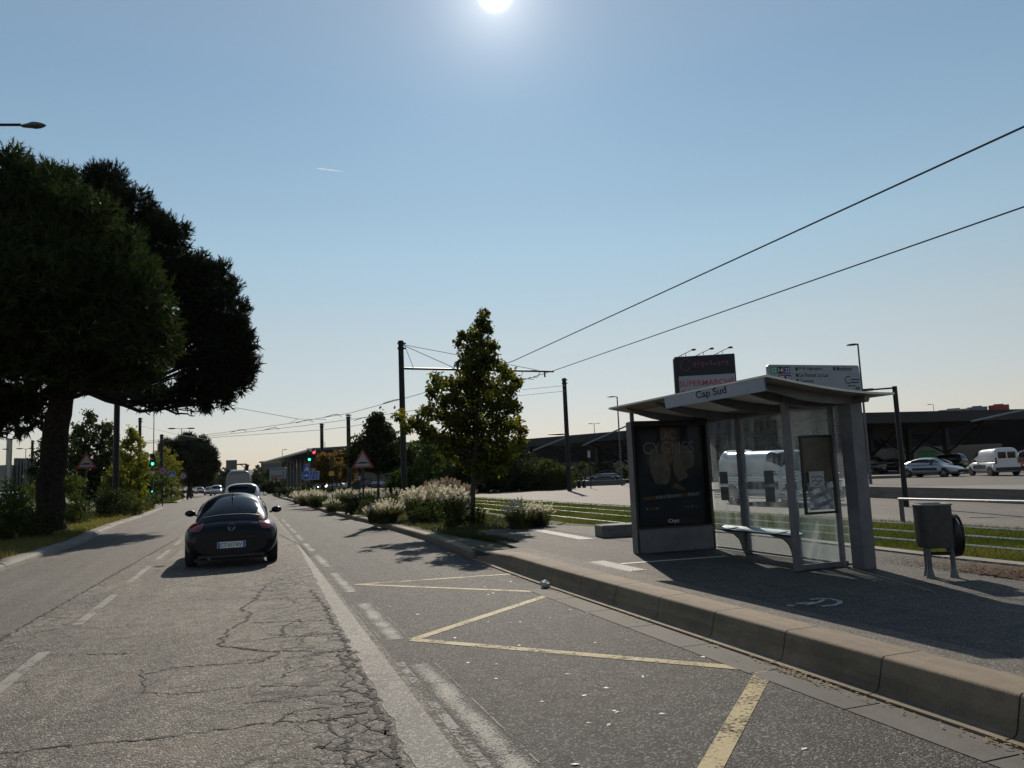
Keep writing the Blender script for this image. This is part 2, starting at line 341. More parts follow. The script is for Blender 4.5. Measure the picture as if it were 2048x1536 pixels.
    def soil(name, cols, sc=1.2):
        m, t, b = nodes(name); v = ocoord(t); n = nz(t, sc, 7, .7, v); n2 = nz(t, 35, 4, .7, v)
        s = math_(t, 'ADD', math_(t, 'MULTIPLY', n.outputs[0], .55), math_(t, 'MULTIPLY', n2.outputs[0], .45))
        r = ramp(t, s, [(.3+.4*i/(len(cols)-1), c) for i, c in enumerate(cols)]); t.links.new(r.outputs[0], b.inputs['Base Color'])
        b.inputs['Roughness'].default_value = .95; bump(t, b, n2.outputs[0], .9, .03); return m
    M['terrain'] = soil('dry ground', [(.05, .05, .025), (.09, .085, .05), (.13, .115, .075)], .15)
    M['lawn'] = soil('lawn soil', [(.025, .04, .012), (.045, .075, .02), (.07, .10, .03)])
    M['verge'] = soil('dry verge', [(.05, .05, .02), (.10, .095, .045), (.16, .14, .075)])
    M['bedsoil'] = soil('bed soil', [(.03, .035, .015), (.06, .06, .03), (.10, .085, .05)])
    M['mulch'] = soil('brown litter', [(.05, .028, .016), (.12, .07, .04), (.20, .13, .075)], 6)
    M['bark'] = plain('pine bark', (.020, .015, .013), .95, 0, .7, 9, 1.0, .15)
    M['bark_grey'] = plain('grey bark', (.035, .03, .025), .9, 0, .4, 12, .8)
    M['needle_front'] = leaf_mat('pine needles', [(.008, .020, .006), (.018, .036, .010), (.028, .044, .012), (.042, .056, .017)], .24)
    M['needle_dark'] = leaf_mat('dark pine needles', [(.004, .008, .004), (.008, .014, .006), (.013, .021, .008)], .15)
    M['maple'] = leaf_mat('turning maple leaves', [(.016, .030, .006), (.040, .060, .012), (.080, .092, .017), (.12, .105, .02), (.14, .08, .017)], .56)
    M['leaf_dark'] = leaf_mat('dark leaves', [(.010, .020, .008), (.022, .036, .012), (.04, .05, .018)], .3)
    M['leaf_mid'] = leaf_mat('green leaves', [(.025, .045, .012), (.05, .08, .02), (.085, .11, .03)], .45)
    M['leaf_yellow'] = leaf_mat('yellow green leaves', [(.06, .08, .015), (.12, .13, .02), (.20, .17, .03)], .5)
    M['leaf_orange'] = leaf_mat('orange leaves', [(.06, .05, .012), (.12, .075, .015), (.18, .085, .016)], .45)
    M['hedge'] = leaf_mat('hedge leaves', [(.018, .032, .010), (.035, .052, .016), (.06, .075, .025)], .35)
    M['blade'] = leaf_mat('grass blades', [(.032, .046, .011), (.055, .070, .017), (.095, .095, .034)], .5)
    M['blade_dry'] = leaf_mat('dry grass blades', [(.10, .09, .035), (.17, .145, .065), (.08, .095, .03)], .45)
    M['plume'] = leaf_mat('pale grass plumes', [(.46, .43, .34), (.60, .57, .47), (.72, .69, .59)], .62, .55, (1.0, .98, .9))
    M['plume_tan'] = leaf_mat('tan grass plumes', [(.20, .155, .12), (.30, .24, .185), (.38, .31, .25)], .5, .55, (1, .98, .9))
    M['straw'] = leaf_mat('reed blades', [(.03, .042, .016), (.055, .065, .028), (.09, .085, .042)], .35)
    M['litter'] = leaf_mat('fallen leaves', [(.16, .10, .05), (.32, .24, .15), (.22, .14, .07)], .2)
    M['metal_dark'] = plain('dark painted metal', (.009, .0095, .011), .5, 0, .3, 5, 0, .3)
    M['metal_black'] = plain('black paint', (.012, .012, .014), .4, 0, .2, 5)
    M['metal_grey'] = plain('grey painted metal', (.085, .09, .10), .42, .2, .2, 6)
    M['metal_shelter'] = plain('grey shelter paint', (.12, .12, .135), .45, .1, .2, 6)
    M['bin_grey'] = plain('dark grey bin sheet', (.035, .035, .036), .5, .2, .4, 9)
    M['metal_light'] = plain('galvanised steel', (.34, .35, .36), .38, .8, .15, 10)
    M['steel_rail'] = plain('polished rail steel', (.5, .49, .47), .3, 1, .1, 10)
    M['roof_under'] = plain('shelter roof lining', (.26, .23, .18), .6, 0, .2, 3)
    M['roof_top'] = plain('white roof sheet', (.62, .60, .56), .35, 0, .1, 4)
    M['sign_white'] = plain('white sign sheet', (.62, .63, .64), .4, 0, .06, 6)
    M['sign_face'] = plain('backlit white sign sheet', (.26, .275, .31), .4, 0, .05, 6)  # white sheet, greyed in its colour for the backlit side
    M['sign_red'] = plain('red sign film', (.24, .02, .02), .45, 0, .1, 6)
    M['sign_blue'] = plain('blue sign film', (.02, .10, .42), .45, 0, .1, 6)
    M['sign_green'] = plain('green sign film', (.02, .30, .16), .45, 0, .1, 6)
    M['sign_yellow'] = plain('yellow sign film', (.55, .33, .03), .45, 0, .1, 6)
    M['ink'] = plain('black ink', (.012, .012, .016), .5, 0, .1)
    M['ink_purple'] = plain('purple ink', (.03, .02, .17), .5, 0, .1)
    M['navy'] = plain('dark sign face', (.008, .011, .021), .7, 0, .15, 4)
    M['text_magenta'] = plain('magenta lettering', (.34, .01, .07), .5, 0, .1)
    M['text_dimred'] = plain('dark red lettering', (.13, .018, .022), .5, 0, .2)
    M['poster_bg'] = plain('poster print', (.010, .017, .028), .5, 0, .7, 3)
    M['poster_skin'] = plain('poster orange print', (.20, .085, .032), .4, 0, .4, 7)
    M['poster_cream'] = plain('poster cream print', (.19, .155, .105), .4, 0, .45, 5)
    M['poster_text'] = plain('poster grey lettering', (.30, .30, .30), .4, 0, .1)
    M['poster_warm'] = plain('poster amber print', (.26, .12, .03), .4, 0, .4, 20)
    M['name_blue'] = plain('blue grey name board', (.30, .34, .41), .45, 0, .1, 4)
    M['bench_blue'] = plain('pale blue bench', (.24, .34, .42), .4, 0, .1, 8)
    M['bag'] = plain('black bin bag', (.010, .010, .012), .28, 0, .3, 14, 1.0)
    M['paper'] = plain('notice paper', (.35, .35, .36), .6, 0, .12, 9)
    M['timetable'] = plain('brown timetable sheet', (.075, .065, .045), .4, 0, .35, 7)
    M['foil'] = plain('crumpled plastic sleeve', (.30, .31, .33), .12, .3, .35, 9, 1.0)
    M['rubber'] = plain('tyre rubber', (.018, .018, .018), .85, 0, .2)
    M['rim'] = plain('alloy rim', (.30, .30, .31), .35, .8, .1)
    M['car_black'] = plain('black car paint', (.004, .006, .012), .25, 0, .1, 3, 0, .22, .2)
    M['car_white'] = plain('white car paint', (.58, .59, .62), .3, 0, .04, 3, 0, .5, .8)
    M['car_silver'] = plain('silver car paint', (.34, .36, .40), .28, .4, .05, 3, 0, .5, .8)
    M['car_van'] = plain('shaded pale van paint', (.15, .16, .19), .3, 0, .05, 3, 0, .5, .6)  # pale van, its backlit shade put into this grey blue
    M['car_red'] = plain('dark red car paint', (.16, .03, .025), .3, 0, .1, 3, 0, .5, .8)
    M['car_grey'] = plain('dark grey car paint', (.03, .034, .04), .3, .2, .1, 3, 0, .5, .8)
    M['car_trim'] = plain('black trim', (.015, .015, .017), .55, 0, .2)
    M['car_glass'] = plain('tinted car glass', (.006, .009, .013), .05, 0, .1, 3, 0, .4, .0)
    M['lamp_red'] = plain('red lamp lens', (.15, .006, .007), .12, 0, .15, 20, 0, .6, .6)
    M['lamp_clear'] = plain('clear lamp lens', (.5, .5, .52), .1, .2, .1)
    M['glow_red'] = emit('lit red signal', (1, .03, .05), 6)
    M['glow_green'] = emit('lit green signal', (.05, .95, .55), 4)
    M['glow_head'] = emit('lit headlamp', (1, .95, .85), 9)
    M['hall_dark'] = plain('near-black backdrop cladding', (.006, .006, .008), .8, 0, .3, .5, 0, .1)  # near-black, for the added hall that darkens the view below the canopies
    M['bld_dark'] = plain('dark cladding', (.035, .042, .055), .4, .1, .3, .5)
    M['bld_glass'] = plain('dark facade glass', (.022, .032, .044), .12, .1, .3, .4)
    M['bld_grey'] = plain('grey cladding', (.16, .165, .18), .5, .1, .1, .3)
    M['bld_beige'] = plain('beige wall', (.34, .31, .27), .8, 0, .1, .3)
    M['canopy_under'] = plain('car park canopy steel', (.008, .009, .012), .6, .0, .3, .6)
    M['canopy_edge'] = plain('canopy edge channel', (.22, .26, .30), .4, .3, .1, 1)
    M['red_panel'] = plain('red roof panel', (.35, .05, .03), .6, 0, .1, 1)
    M['skip_green'] = plain('green plastic', (.02, .20, .04), .5, 0, .15, 3)
    M['hill'] = plain('wooded hill', (.03, .04, .025), .95, 0, .5, .05)
    M['litter_brown'] = leaf_mat('brown twigs', [(.05, .025, .015), (.11, .06, .035), (.18, .115, .07)], .2)
    M['vapour'] = leaf_mat('ice trail', [(.9, .9, .92), (.95, .95, .97)], .97, .55, (1, 1.02, 1.08))
    # shelter glass: clear sheet with a grey film of dust in vertical runs
    m, t, b = nodes('dusty shelter glass'); v = ocoord(t)
    tr = t.nodes.new('ShaderNodeBsdfTransparent'); tr.inputs[0].default_value = (.95, .975, .975, 1)
    gl = t.nodes.new('ShaderNodeBsdfGlossy'); gl.inputs['Roughness'].default_value = .03
    lw = t.nodes.new('ShaderNodeLayerWeight'); lw.inputs[0].default_value = .5; fr = t.nodes.new('ShaderNodeMath'); fr.operation = 'MULTIPLY_ADD'; t.links.new(math_(t, 'POWER', lw.outputs['Facing'], 4.0), fr.inputs[0]); fr.inputs[1].default_value = .55; fr.inputs[2].default_value = .02
    mx = t.nodes.new('ShaderNodeMixShader'); t.links.new(fr.outputs[0], mx.inputs[0]); t.links.new(tr.outputs[0], mx.inputs[1]); t.links.new(gl.outputs[0], mx.inputs[2])
    di = t.nodes.new('ShaderNodeBsdfDiffuse'); di.inputs[0].default_value = (.6, .63, .62, 1)
    ta = t.nodes.new('ShaderNodeBsdfTranslucent'); ta.inputs[0].default_value = (.7, .73, .72, 1)
    md = t.nodes.new('ShaderNodeMixShader'); t.links.new(di.outputs[0], md.inputs[1]); t.links.new(ta.outputs[0], md.inputs[2])
    ns = nz(t, 3.0, 6, .65, ocoord(t, (2.2, 2.2, .35))); nf = nz(t, 1.2, 4, .6, v)
    du = math_(t, 'MULTIPLY', ramp(t, ns.outputs[0], [(.36, .02), (.68, .42)]).outputs[0], ramp(t, nf.outputs[0], [(.35, .25), (.65, 1.0)]).outputs[0])
    mo = t.nodes.new('ShaderNodeMixShader'); t.links.new(du, mo.inputs[0]); t.links.new(mx.outputs[0], mo.inputs[1]); t.links.new(md.outputs[0], mo.inputs[2])
    t.links.new(mo.outputs[0], t.nodes['Material Output'].inputs[0]); M['glass'] = m
    m, t, b = nodes('etched glass band'); tr = t.nodes.new('ShaderNodeBsdfTransparent')
    mx = t.nodes.new('ShaderNodeMixShader'); mx.inputs[0].default_value = .72; b.inputs['Base Color'].default_value = (.75, .76, .76, 1)
    t.links.new(tr.outputs[0], mx.inputs[1]); t.links.new(b.outputs[0], mx.inputs[2]); t.links.new(mx.outputs[0], t.nodes['Material Output'].inputs[0]); M['etched'] = m
build_materials()
# ---------------------------------------------------------------- ground, roads, kerbs
def ip(tab, y):
    return float(np.interp(y, [a for a, _ in tab], [b for _, b in tab]))
LK = [(-12, -4.75), (19, -4.82), (23, -4.75), (26.5, -4.65), (32, -5.0), (37, -5.2), (47, -5.25), (63, -5.7), (107, -6.9), (160, -13), (230, -30), (330, -62)]
RK = [(-12, 3.98), (10, 3.98), (13.2, 4.02), (19.2, 4.3), (28, 4.24), (38, 3.85), (60, 3.75), (88, 3.3), (107, 1.6), (160, -4.5), (230, -20), (330, -50)]
def strip(xl, xr, ys, z, zr=None):
    mb = MB()
    P = [(xl(y), xr(y)) for y in ys]
    for i in range(len(ys)-1):
        mb.quad((P[i][0], ys[i], z), (P[i][1], ys[i], z), (P[i+1][1], ys[i+1], z), (P[i+1][0], ys[i+1], z))
    return mb
mb = MB(); S = 3500
mb.quad((-S, -S, -.05), (S, -S, -.05), (S, S, -.05), (-S, S, -.05)); struct(mb.obj('terrain', 'terrain'))
YS = [-12, -5, 0, 3, 6, 10, 13.2, 16, 19.2, 23, 26.5, 28, 32, 35, 38, 42, 47, 54, 60, 63, 75, 88, 107, 130, 160, 190, 230, 280, 330]
seam = lambda y: -2.95+.036*min(y, 26) if y < 26 else -2.0
mb = strip(seam, lambda y: 1.22+.004*min(y, 30), YS, 0.0)
# traced main cracks of the old lane, part of its surface
def ribbon(mb, pts, w, z, k):
    out = [Vector(pts[0])]
    for a, b in zip(pts[:-1], pts[1:]):
        a, b = Vector(a), Vector(b); n = max(2, int((b-a).length/.045))
        for i in range(1, n+1):
            p = a.lerp(b, i/n)
            if i < n: p += Vector((random.gauss(0, .016)+.02*math.sin(i*.9+a.x*7), random.gauss(0, .02), 0))
            out.append(p)
    for i in range(len(out)-1):
        a, b = out[i], out[i+1]; t = (b-a); t.z = 0; t.normalize(); s = Vector((-t.y, t.x, 0))
        wa = w*1.35*(.25+1.3*random.random()**1.5); wb = w*1.35*(.25+1.3*random.random()**1.5)
        mb.quad((a.x-s.x*wa, a.y-s.y*wa, z), (a.x+s.x*wa, a.y+s.y*wa, z), (b.x+s.x*wb, b.y+s.y*wb, z), (b.x-s.x*wb, b.y-s.y*wb, z), k)
for pl, w in (([(0, 1508), (190, 1486), (270, 1483), (420, 1462), (560, 1443), (640, 1440), (735, 1425)], .008), ([(545, 1450), (590, 1422), (690, 1412), (738, 1402)], .006),
              ([(640, 1440), (690, 1475), (700, 1536)], .007), ([(90, 1310), (180, 1309), (295, 1307)], .007), ([(280, 1340), (290, 1386), (350, 1388), (500, 1372), (640, 1370)], .005),
              ([(290, 1348), (370, 1333), (520, 1325), (560, 1305), (440, 1292), (440, 1290)], .006), ([(440, 1293), (530, 1303), (690, 1302), (720, 1306)], .008), ([(440, 1290), (455, 1260), (495, 1240), (500, 1226), (480, 1218), (510, 1200), (530, 1172)], .011),
              ([(495, 1246), (600, 1243), (665, 1240)], .007), ([(568, 1275), (565, 1258), (580, 1246)], .009), ([(480, 1284), (560, 1275), (690, 1268)], .006), ([(525, 1200), (640, 1196)], .006), ([(220, 1215), (400, 1199), (520, 1197), (640, 1195)], .004),
              ([(350, 1170), (480, 1176), (620, 1168)], .004), ([(525, 1160), (600, 1155), (630, 1150)], .006), ([(675, 1300), (700, 1350), (690, 1400), (720, 1420)], .006), ([(620, 1180), (650, 1215), (690, 1290), (735, 1375), (765, 1440), (800, 1536)], .016),
              ([(700, 1536), (760, 1500), (790, 1520)], .006), ([(655, 1385), (700, 1380), (740, 1392)], .005), ([(690, 1430), (740, 1455), (770, 1470)], .006), ([(700, 1340), (680, 1320), (720, 1322)], .005)):
    ribbon(mb, [G(x, y) for x, y in pl], w, .004, 1)
for _ in range(190):      # short side cracks, thick towards the lane's right edge
    x_ = .82-abs(random.gauss(0, .38)); y_ = random.uniform(3.2, 17); a_ = random.choice((0, PI))+random.gauss(0, .5) if random.random() < .7 else random.uniform(0, 2*PI); l_ = random.uniform(.12, .5)
    if x_ > -1.2: ribbon(mb, [(x_, y_, 0), (x_+l_*.5*math.cos(a_), y_+l_*.5*math.sin(a_)+random.gauss(0, .04), 0), (min(.90, x_+l_*math.cos(a_)), y_+l_*math.sin(a_), 0)], random.uniform(.002, .0055), .004, 1)
for _ in range(60):
    y_ = random.uniform(6, 24); x_ = seam(y_)+random.uniform(.03, .6); a_ = random.uniform(0, 2*PI); l_ = random.uniform(.1, .4); ribbon(mb, [(x_, y_, 0), (x_+l_*math.cos(a_), y_+l_*math.sin(a_), 0)], .0035, .004, 1)
def seamline(): return [Vector((seam(y)+.02, y, 0)) for y in np.arange(4, 27, 1.2)]
ribbon(mb, seamline(), .012, .004, 1)
ribbon(mb, [G(x, y) for x, y in ((620, 1112), (600, 1090), (560, 1070))], .012, .004, 1)
struct(mb.obj('road_lane', ['asphalt_old', 'crack']))
mb = strip(lambda y: ip(LK, y)-.3, seam, YS, 0.0); struct(mb.obj('road_opposite_lane', 'asphalt_left'))
mb = strip(lambda y: 1.22+.004*min(y, 30), lambda y: ip(RK, y)+.3, YS, 0.0); struct(mb.obj('road_bus_bay', 'asphalt_bay'))
# side street of the junction and the far crossing road
mb = MB(); mb.quad((-70, 62, .003), (ip(LK, 62), 62, .003), (ip(LK, 84), 84, .003), (-70, 84, .003)); struct(mb.obj('side_street', 'asphalt_left'))
# sealed patch strip with a ragged left edge
mb = MB(); ys = list(np.arange(-2, 27, .12)); lx = []
for y in ys: lx.append(.80+.022*min(max(y, 0), 23)+random.gauss(0, .012))
for i in range(len(ys)-1):
    r0, r1 = 1.12+.009*min(ys[i], 20), 1.12+.009*min(ys[i+1], 20)
    mb.quad((lx[i], ys[i], .003), (max(r0, lx[i]+.02), ys[i], .003), (max(r1, lx[i+1]+.02), ys[i+1], .003), (lx[i+1], ys[i+1], .003))
struct(mb.obj('road_patch', 'patch'))
def flat(mb, pts, z, k=None): mb.add([(p[0], p[1], z) for p in pts], [tuple(range(len(pts)))], k)
def stroke(mb, a, b, w, z, ext=0.0):
    a, b = Vector((a[0], a[1], 0)), Vector((b[0], b[1], 0)); t = (b-a).normalized(); s = Vector((-t.y, t.x, 0))*w/2; a -= t*ext; b += t*ext
    n = max(1, int((b-a).length/.5))
    for i in range(n):
        p, q = a.lerp(b, i/n), a.lerp(b, (i+1)/n); mb.quad((p.x-s.x, p.y-s.y, z), (q.x-s.x, q.y-s.y, z), (q.x+s.x, q.y+s.y, z), (p.x+s.x, p.y+s.y, z))
mb = MB()
for i in range(16):
    y0 = 6.45+4.27*i; x = -1.92+.006*(y0-8)
    stroke(mb, (x, y0), (x+.02, y0+2.7), .115, .003)
struct(mb.obj('lane_marking', 'paint_white'))
mb = MB()
for i in range(2, 5):
    y0 = 6.45+4.27*i; stroke(mb, (-1.64, y0-.1), (-1.6, y0+2.5), .11, .0034)
for i in range(12): stroke(mb, (-4.3, 12+7*i), (-4.3-.02*i, 14.5+7*i), .1, .003)
struct(mb.obj('lane_marking_old', 'paint_ghost'))
mb = MB()
for i in range(9):
    y0 = 4.3+3.62*i-.05*i; x = 1.38+.004*y0; stroke(mb, (x+.01*(i == 0), y0-(1.4 if i == 0 else 0)), (x+.02, y0+2.45), .20, .0038)
for i in range(6): stroke(mb, (1.15+.42*i, 31-.05*i), (1.35+.42*i, 31.05), .3, .0065)
struct(mb.obj('bay_line_marking', 'paint_faded'))
mb = MB()
[stroke(mb, (1.38+.004*y_+d_, y_-.1), (1.39+.004*y_+d_, y_+2.5), .012, .0028) for y_ in (4.3, 7.87, 11.44) for d_ in (-.13, .14)]; stroke(mb, (1.24, 3.2), (1.27, 6.9), .07, .0032)
struct(mb.obj('worn_old_marking', 'paint_ghost'))
mb = MB()
stroke(mb, G(712, 1169), G(1025, 1148), .11, .003); stroke(mb, G(712, 1169), G(1108, 1185), .11, .0034)
stroke(mb, G(1108, 1187), G(825, 1280), .12, .0038); stroke(mb, G(825, 1280), G(1535, 1341), .12, .0042); stroke(mb, G(1530, 1342), (2.0, 3.4), .13, .0046)
stroke(mb, (2.0, 3.4), (1.5, 2.6), .13, .005)
struct(mb.obj('zigzag_marking', 'paint_yellow'))
mb = MB(); stroke(mb, G(1000, 1137), G(962, 1118), .1, .008); struct(mb.obj('bay_end_marking', 'paint_fresh'))
# gutter slabs
mb = MB()
for i in range(-6, 10):
    mb.box((3.80, i+.5+.2, -.006), (.31, .985, .022)); 
struct(mb.obj('gutter', 'gutter'))
# high platform kerb: curved-face blocks with joints
mb = MB(); prof = [(3.97, -.02), (3.97, .020), (4.03, .023), (4.055, .034), (4.07, .06), (4.112, .215), (4.119, .236), (4.138, .25), (4.45, .252), (4.45, -.02)]
def pkx(y): return 0.0 if y < 10 else .012*(y-10)**1.35
for i in range(-8, 14):
    y0, y1 = i+.35, i+1.35-.012
    hs = [1.0, 1.0] if i < 12 else ([1, .82] if i == 12 else [.82, .62])
    a = [(x+pkx(y0), y0, z*hs[0] if z > 0 else z) for x, z in prof]; b = [(x+pkx(y1), y1, z*hs[1] if z > 0 else z) for x, z in prof]; n = len(prof)
    mb.add(a+b, [(j, (j+1) % n, n+(j+1) % n, n+j) for j in range(n)]+[tuple(range(n-1, -1, -1)), tuple(range(n, 2*n))])
struct(mb.obj('platform_kerb', 'kerb', smooth=40))
mb = MB(); mb.box((4.30, 3.2, .08), (.26, 23, .18)); struct(mb.obj('kerb_joint_bed', 'mortar'))
# low kerb of the planting bed
mb = MB(); ys = list(np.arange(14.4, 88, 1.0))
for i, y in enumerate(ys[:-1]):
    y1 = ys[i+1]-.012; xa, xb = ip(RK, y)+.02, ip(RK, y1)+.02
    pr = [(0, -.02), (0, .12), (.02, .145), (.05, .15), (.22, .15), (.22, -.02)]
    a = [(xa+q, y, z) for q, z in pr]; b = [(xb+q, y1, z) for q, z in pr]; n = 6
    mb.add(a+b, [(j, (j+1) % n, n+(j+1) % n, n+j) for j in range(n)]+[(5, 4, 3, 2, 1, 0), tuple(range(6, 12))])
struct(mb.obj('bed_kerb', 'kerb'))
mb = MB(); ys = list(np.arange(-6, 118, 1.5))
for i, y in enumerate(ys[:-1]):
    y1 = ys[i+1]-.015; xa, xb = ip(LK, y), ip(LK, y1); hh = .13+.006*math.sin(i*2.3)
    pr = [(0, -.02), (-.03, .07), (-.10, hh-.015), (-.16, hh), (-.40, hh), (-.40, -.02)]
    a = [(xa+q, y, z) for q, z in pr]; b = [(xb+q, y1, z) for q, z in pr]; n = 6
    if 62 < y < 84: continue
    mb.add(a+b, [((j+1) % n, j, n+j, n+(j+1) % n) for j in range(n)]+[tuple(range(6)), tuple(range(11, 5, -1))])
struct(mb.obj('verge_kerb', 'kerb_pale'))
# pavement of the stop, soil of the bed, lawns, track bed
def area(name, pts, z, m, zb=-.04):
    mb = MB(); n = len(pts); mb.add([(p[0], p[1], z) for p in pts]+[(p[0], p[1], zb) for p in pts], [tuple(range(n))]+[(i, n+i, n+(i+1) % n, (i+1) % n) for i in range(n)])
    return struct(mb.obj(name, m))
area('pavement', [(4.90, -9), (9.0, -9), (9.02, 8.3), (9.3, 12.2), (9.3, 13.6), (8.3, 17.2), (7.6, 19.2), (5.3, 18.7), (4.86, 13.9), (4.90, 10)], .20, 'asphalt_pave')
mb = MB()
for i in range(-9, 14):
    y0, y1 = float(i), i+1.0; h0, h1 = [(.246 if y < 12 else .246-.04*(y-12)) for y in (y0, y1)]
    mb.quad((4.452+pkx(y0), y0, h0), (4.98+pkx(y0)*.3, y0, .203), (4.98+pkx(y1)*.3, y1, .203), (4.452+pkx(y1), y1, h1))
struct(mb.obj('pavement_edge_strip', 'asphalt_strip'))
area('bed', [(4.5, 14.1), (4.9, 14.2), (5.3, 18.7), (7.6, 19.2), (8.6, 20.5), (9.0, 40), (9.0, 88), (3.55, 88), (4.02, 60), (4.08, 38), (4.5, 28), (4.54, 19.2), (4.42, 16)], .145, 'bedsoil')
area('track_kerb', [(9.02, -9), (9.25, -9), (9.27, 8.3), (9.55, 12.2), (9.56, 14.5), (9.3, 14.5), (9.3, 12.2), (9.02, 8.3)], .225, 'kerb_pale')
area('lawn', [(9.25, -9), (14.0, -9), (14.0, 30), (14.2, 50), (14.6, 84), (9.0, 84), (9.0, 40), (8.6, 20.5), (7.6, 19.2), (8.3, 17.2), (9.5, 14.6), (9.56, 12.2), (9.27, 8.3)], .12, 'lawn')
area('car_park', [(14.0, -20), (90, -20), (90, 160), (15, 160), (14.6, 84), (14.2, 50), (14.0, 30)], .10, 'asphalt_lot')
area('verge', [(-5.1, -9), (-5.2, 19), (-5.0, 26), (-5.4, 32), (-5.6, 45), (-6.0, 61), (-40, 61), (-40, -9)], .12, 'verge')
area('far_lawn', [(-6.6, 85), (-7.3, 112), (-22, 140), (-40, 140), (-40, 85)], .12, 'lawn')
mb = MB()
for x in (9.5, 10.93, 12.2, 13.63):
    for sgn in (0,):
        mb.tube([(x, y, .152) for y in (-9, 10, 30, 50)]+[(x-.5, 62, .135), (x-2.5, 75, .135), (x-6, 86, .135)], .024, 6)
struct(mb.obj('tram_rails', 'steel_rail'))
mb = MB()
stroke(mb, (13.85, -9), (13.85, 28), .25, .126)
struct(mb.obj('track_slab', 'concrete'))
# tactile plates, white line, wheelchair symbol
def studs(name, a, b, c, d, z, n1, n2):
    mb = MB(); a, b, c, d = [Vector((p[0], p[1], z)) for p in (a, b, c, d)]; mb.quad(a, b, c, d)
    for i in range(n1):
        for j in range(n2):
            p = a.lerp(b, (i+.5)/n1).lerp(d.lerp(c, (i+.5)/n1), (j+.5)/n2); mb.cyl(p+Vector((0, 0, .004)), (0, 0, 1), .014, .008, 6, r2=.009)
    struct(mb.obj(name, 'paint_fresh'))
studs('tactile_paving', (4.82, 9.62), (5.22, 9.64), (5.22, 10.98), (4.82, 10.96), .206, 7, 24)
studs('tactile_paving', (6.42, 14.6), (6.72, 14.5), (6.85, 17.9), (6.55, 18.0), .206, 5, 40)
mb = MB(); stroke(mb, (5.24, 10.46), (6.95, 10.30), .085, .206); struct(mb.obj('pavement_line', 'paint_fresh'))
mb = MB(); hc = G(1628, 1208, .2)
def hp(px, py): q = G(px, py, .2); return (q.x, q.y)
pts = [hp(*p) for p in ((1592, 1208), (1608, 1204), (1632, 1206))]; stroke(mb, pts[0], pts[2], .06, .206)
stroke(mb, hp(1612, 1211), hp(1640, 1205), .045, .2065); stroke(mb, hp(1640, 1205), hp(1648, 1200), .045, .2068)
c0 = Vector((*hp(1582, 1212), .206)); mb.add([c0+Vector((.045*math.cos(a), .045*math.sin(a), 0)) for a in np.linspace(0, 2*PI, 13)[:-1]], [tuple(range(12))])
arc = [hp(*p) for p in ((1622, 1200), (1640, 1198), (1662, 1199), (1679, 1203), (1680, 1208), (1666, 1212), (1645, 1214))]
for a, b in zip(arc[:-1], arc[1:]): stroke(mb, a, b, .05, .2072, .01)
struct(mb.obj('wheelchair_marking', 'paint_symbol'))
area('litter_strip', [(8.2, 7.3), (9.0, 7.0), (9.0, 2.0), (8.3, 2.4), (8.0, 6.0)], .208, 'mulch', .19)
# low platform and wall across the tracks
mb = MB(); 
area('tram_platform', [(21.6, 16.4), (22.8, 24.2), (26.0, 25.5), (30, 20), (28, 4), (20.5, 4)], .36, 'concrete')
area('lot_kerb', [tuple(G(1735, 958, .1))[:2], tuple(G(1805, 956, .1))[:2], tuple(G(1805, 953, .1))[:2], tuple(G(1735, 954, .1))[:2]], .3, 'kerb_pale')
# ---------------------------------------------------------------- vehicles
def sgnpow(c, e): return math.copysign(abs(c)**e, c)
def smooth_tab(tab):
    xs = np.array([a for a, _ in tab], float); ys = np.array([b for _, b in tab], float)
    m = np.gradient(ys, xs)
    for i in range(1, len(xs)-1):
        if (ys[i]-ys[i-1])*(ys[i+1]-ys[i]) <= 0: m[i] = 0
    def f(x):
        x = min(max(x, xs[0]), xs[-1]); i = int(min(max(np.searchsorted(xs, x)-1, 0), len(xs)-2)); h = xs[i+1]-xs[i]; t = (x-xs[i])/h
        return float((2*t**3-3*t**2+1)*ys[i]+(t**3-2*t**2+t)*h*m[i]+(-2*t**3+3*t**2)*ys[i+1]+(t**3-t**2)*h*m[i+1])
    return f
class Shape:
    """car-local: x right, y forward from the rear bumper, z up"""
    def __init__(s, L, wid, top, bot, cab, cabw, belt, nb=3.2, nc=2.4):
        s.L = L; s.w = smooth_tab(wid); s.t = smooth_tab(top); s.b = smooth_tab(bot); s.h = smooth_tab(cab); s.cw = smooth_tab(cabw); s.belt = smooth_tab(belt); s.nb = nb; s.nc = nc; s.c0 = cab[0][0]; s.c1 = cab[-1][0]
    def body(s, y, a):
        z0, z1 = s.b(y), s.t(y); e = 2/s.nb
        return Vector((s.w(y)*sgnpow(math.cos(a), e), y, (z0+z1)/2+(z1-z0)/2*sgnpow(math.sin(a), e)))
    def cabin(s, y, a):
        e = 2/s.nc; h = s.h(y)
        return Vector((s.cw(y)*sgnpow(math.cos(a), e), y, s.belt(y)+h*sgnpow(math.sin(a), e) if math.sin(a) > 0 else s.belt(y)))
    def patch(s, fn, y0, y1, a0, a1, off=.006, rnd=0.0, nu=12, nv=12):
        """a piece of the skin lifted off it by off; rnd rounds its corners"""
        def P(u, w):
            U, V_ = 2*u-1, 2*w-1
            if rnd: 
                U2 = U*math.sqrt(max(0, 1-rnd*V_*V_/2)); V2 = V_*math.sqrt(max(0, 1-rnd*U*U/2)); U, V_ = U2, V2
            y = (y0+y1)/2+(y1-y0)/2*U; a = math.radians((a0+a1)/2+(a1-a0)/2*V_)
            p = fn(y, a); e = 1e-3
            n = (fn(y+e, a)-fn(y-e, a)).cross(fn(y, a+e)-fn(y, a-e))
            if n.length > 1e-12: n.normalize()
            c = Vector((0, p.y, .7))
            if n.dot(p-c) < 0: n = -n
            return p+n*off
        return P, nu, nv
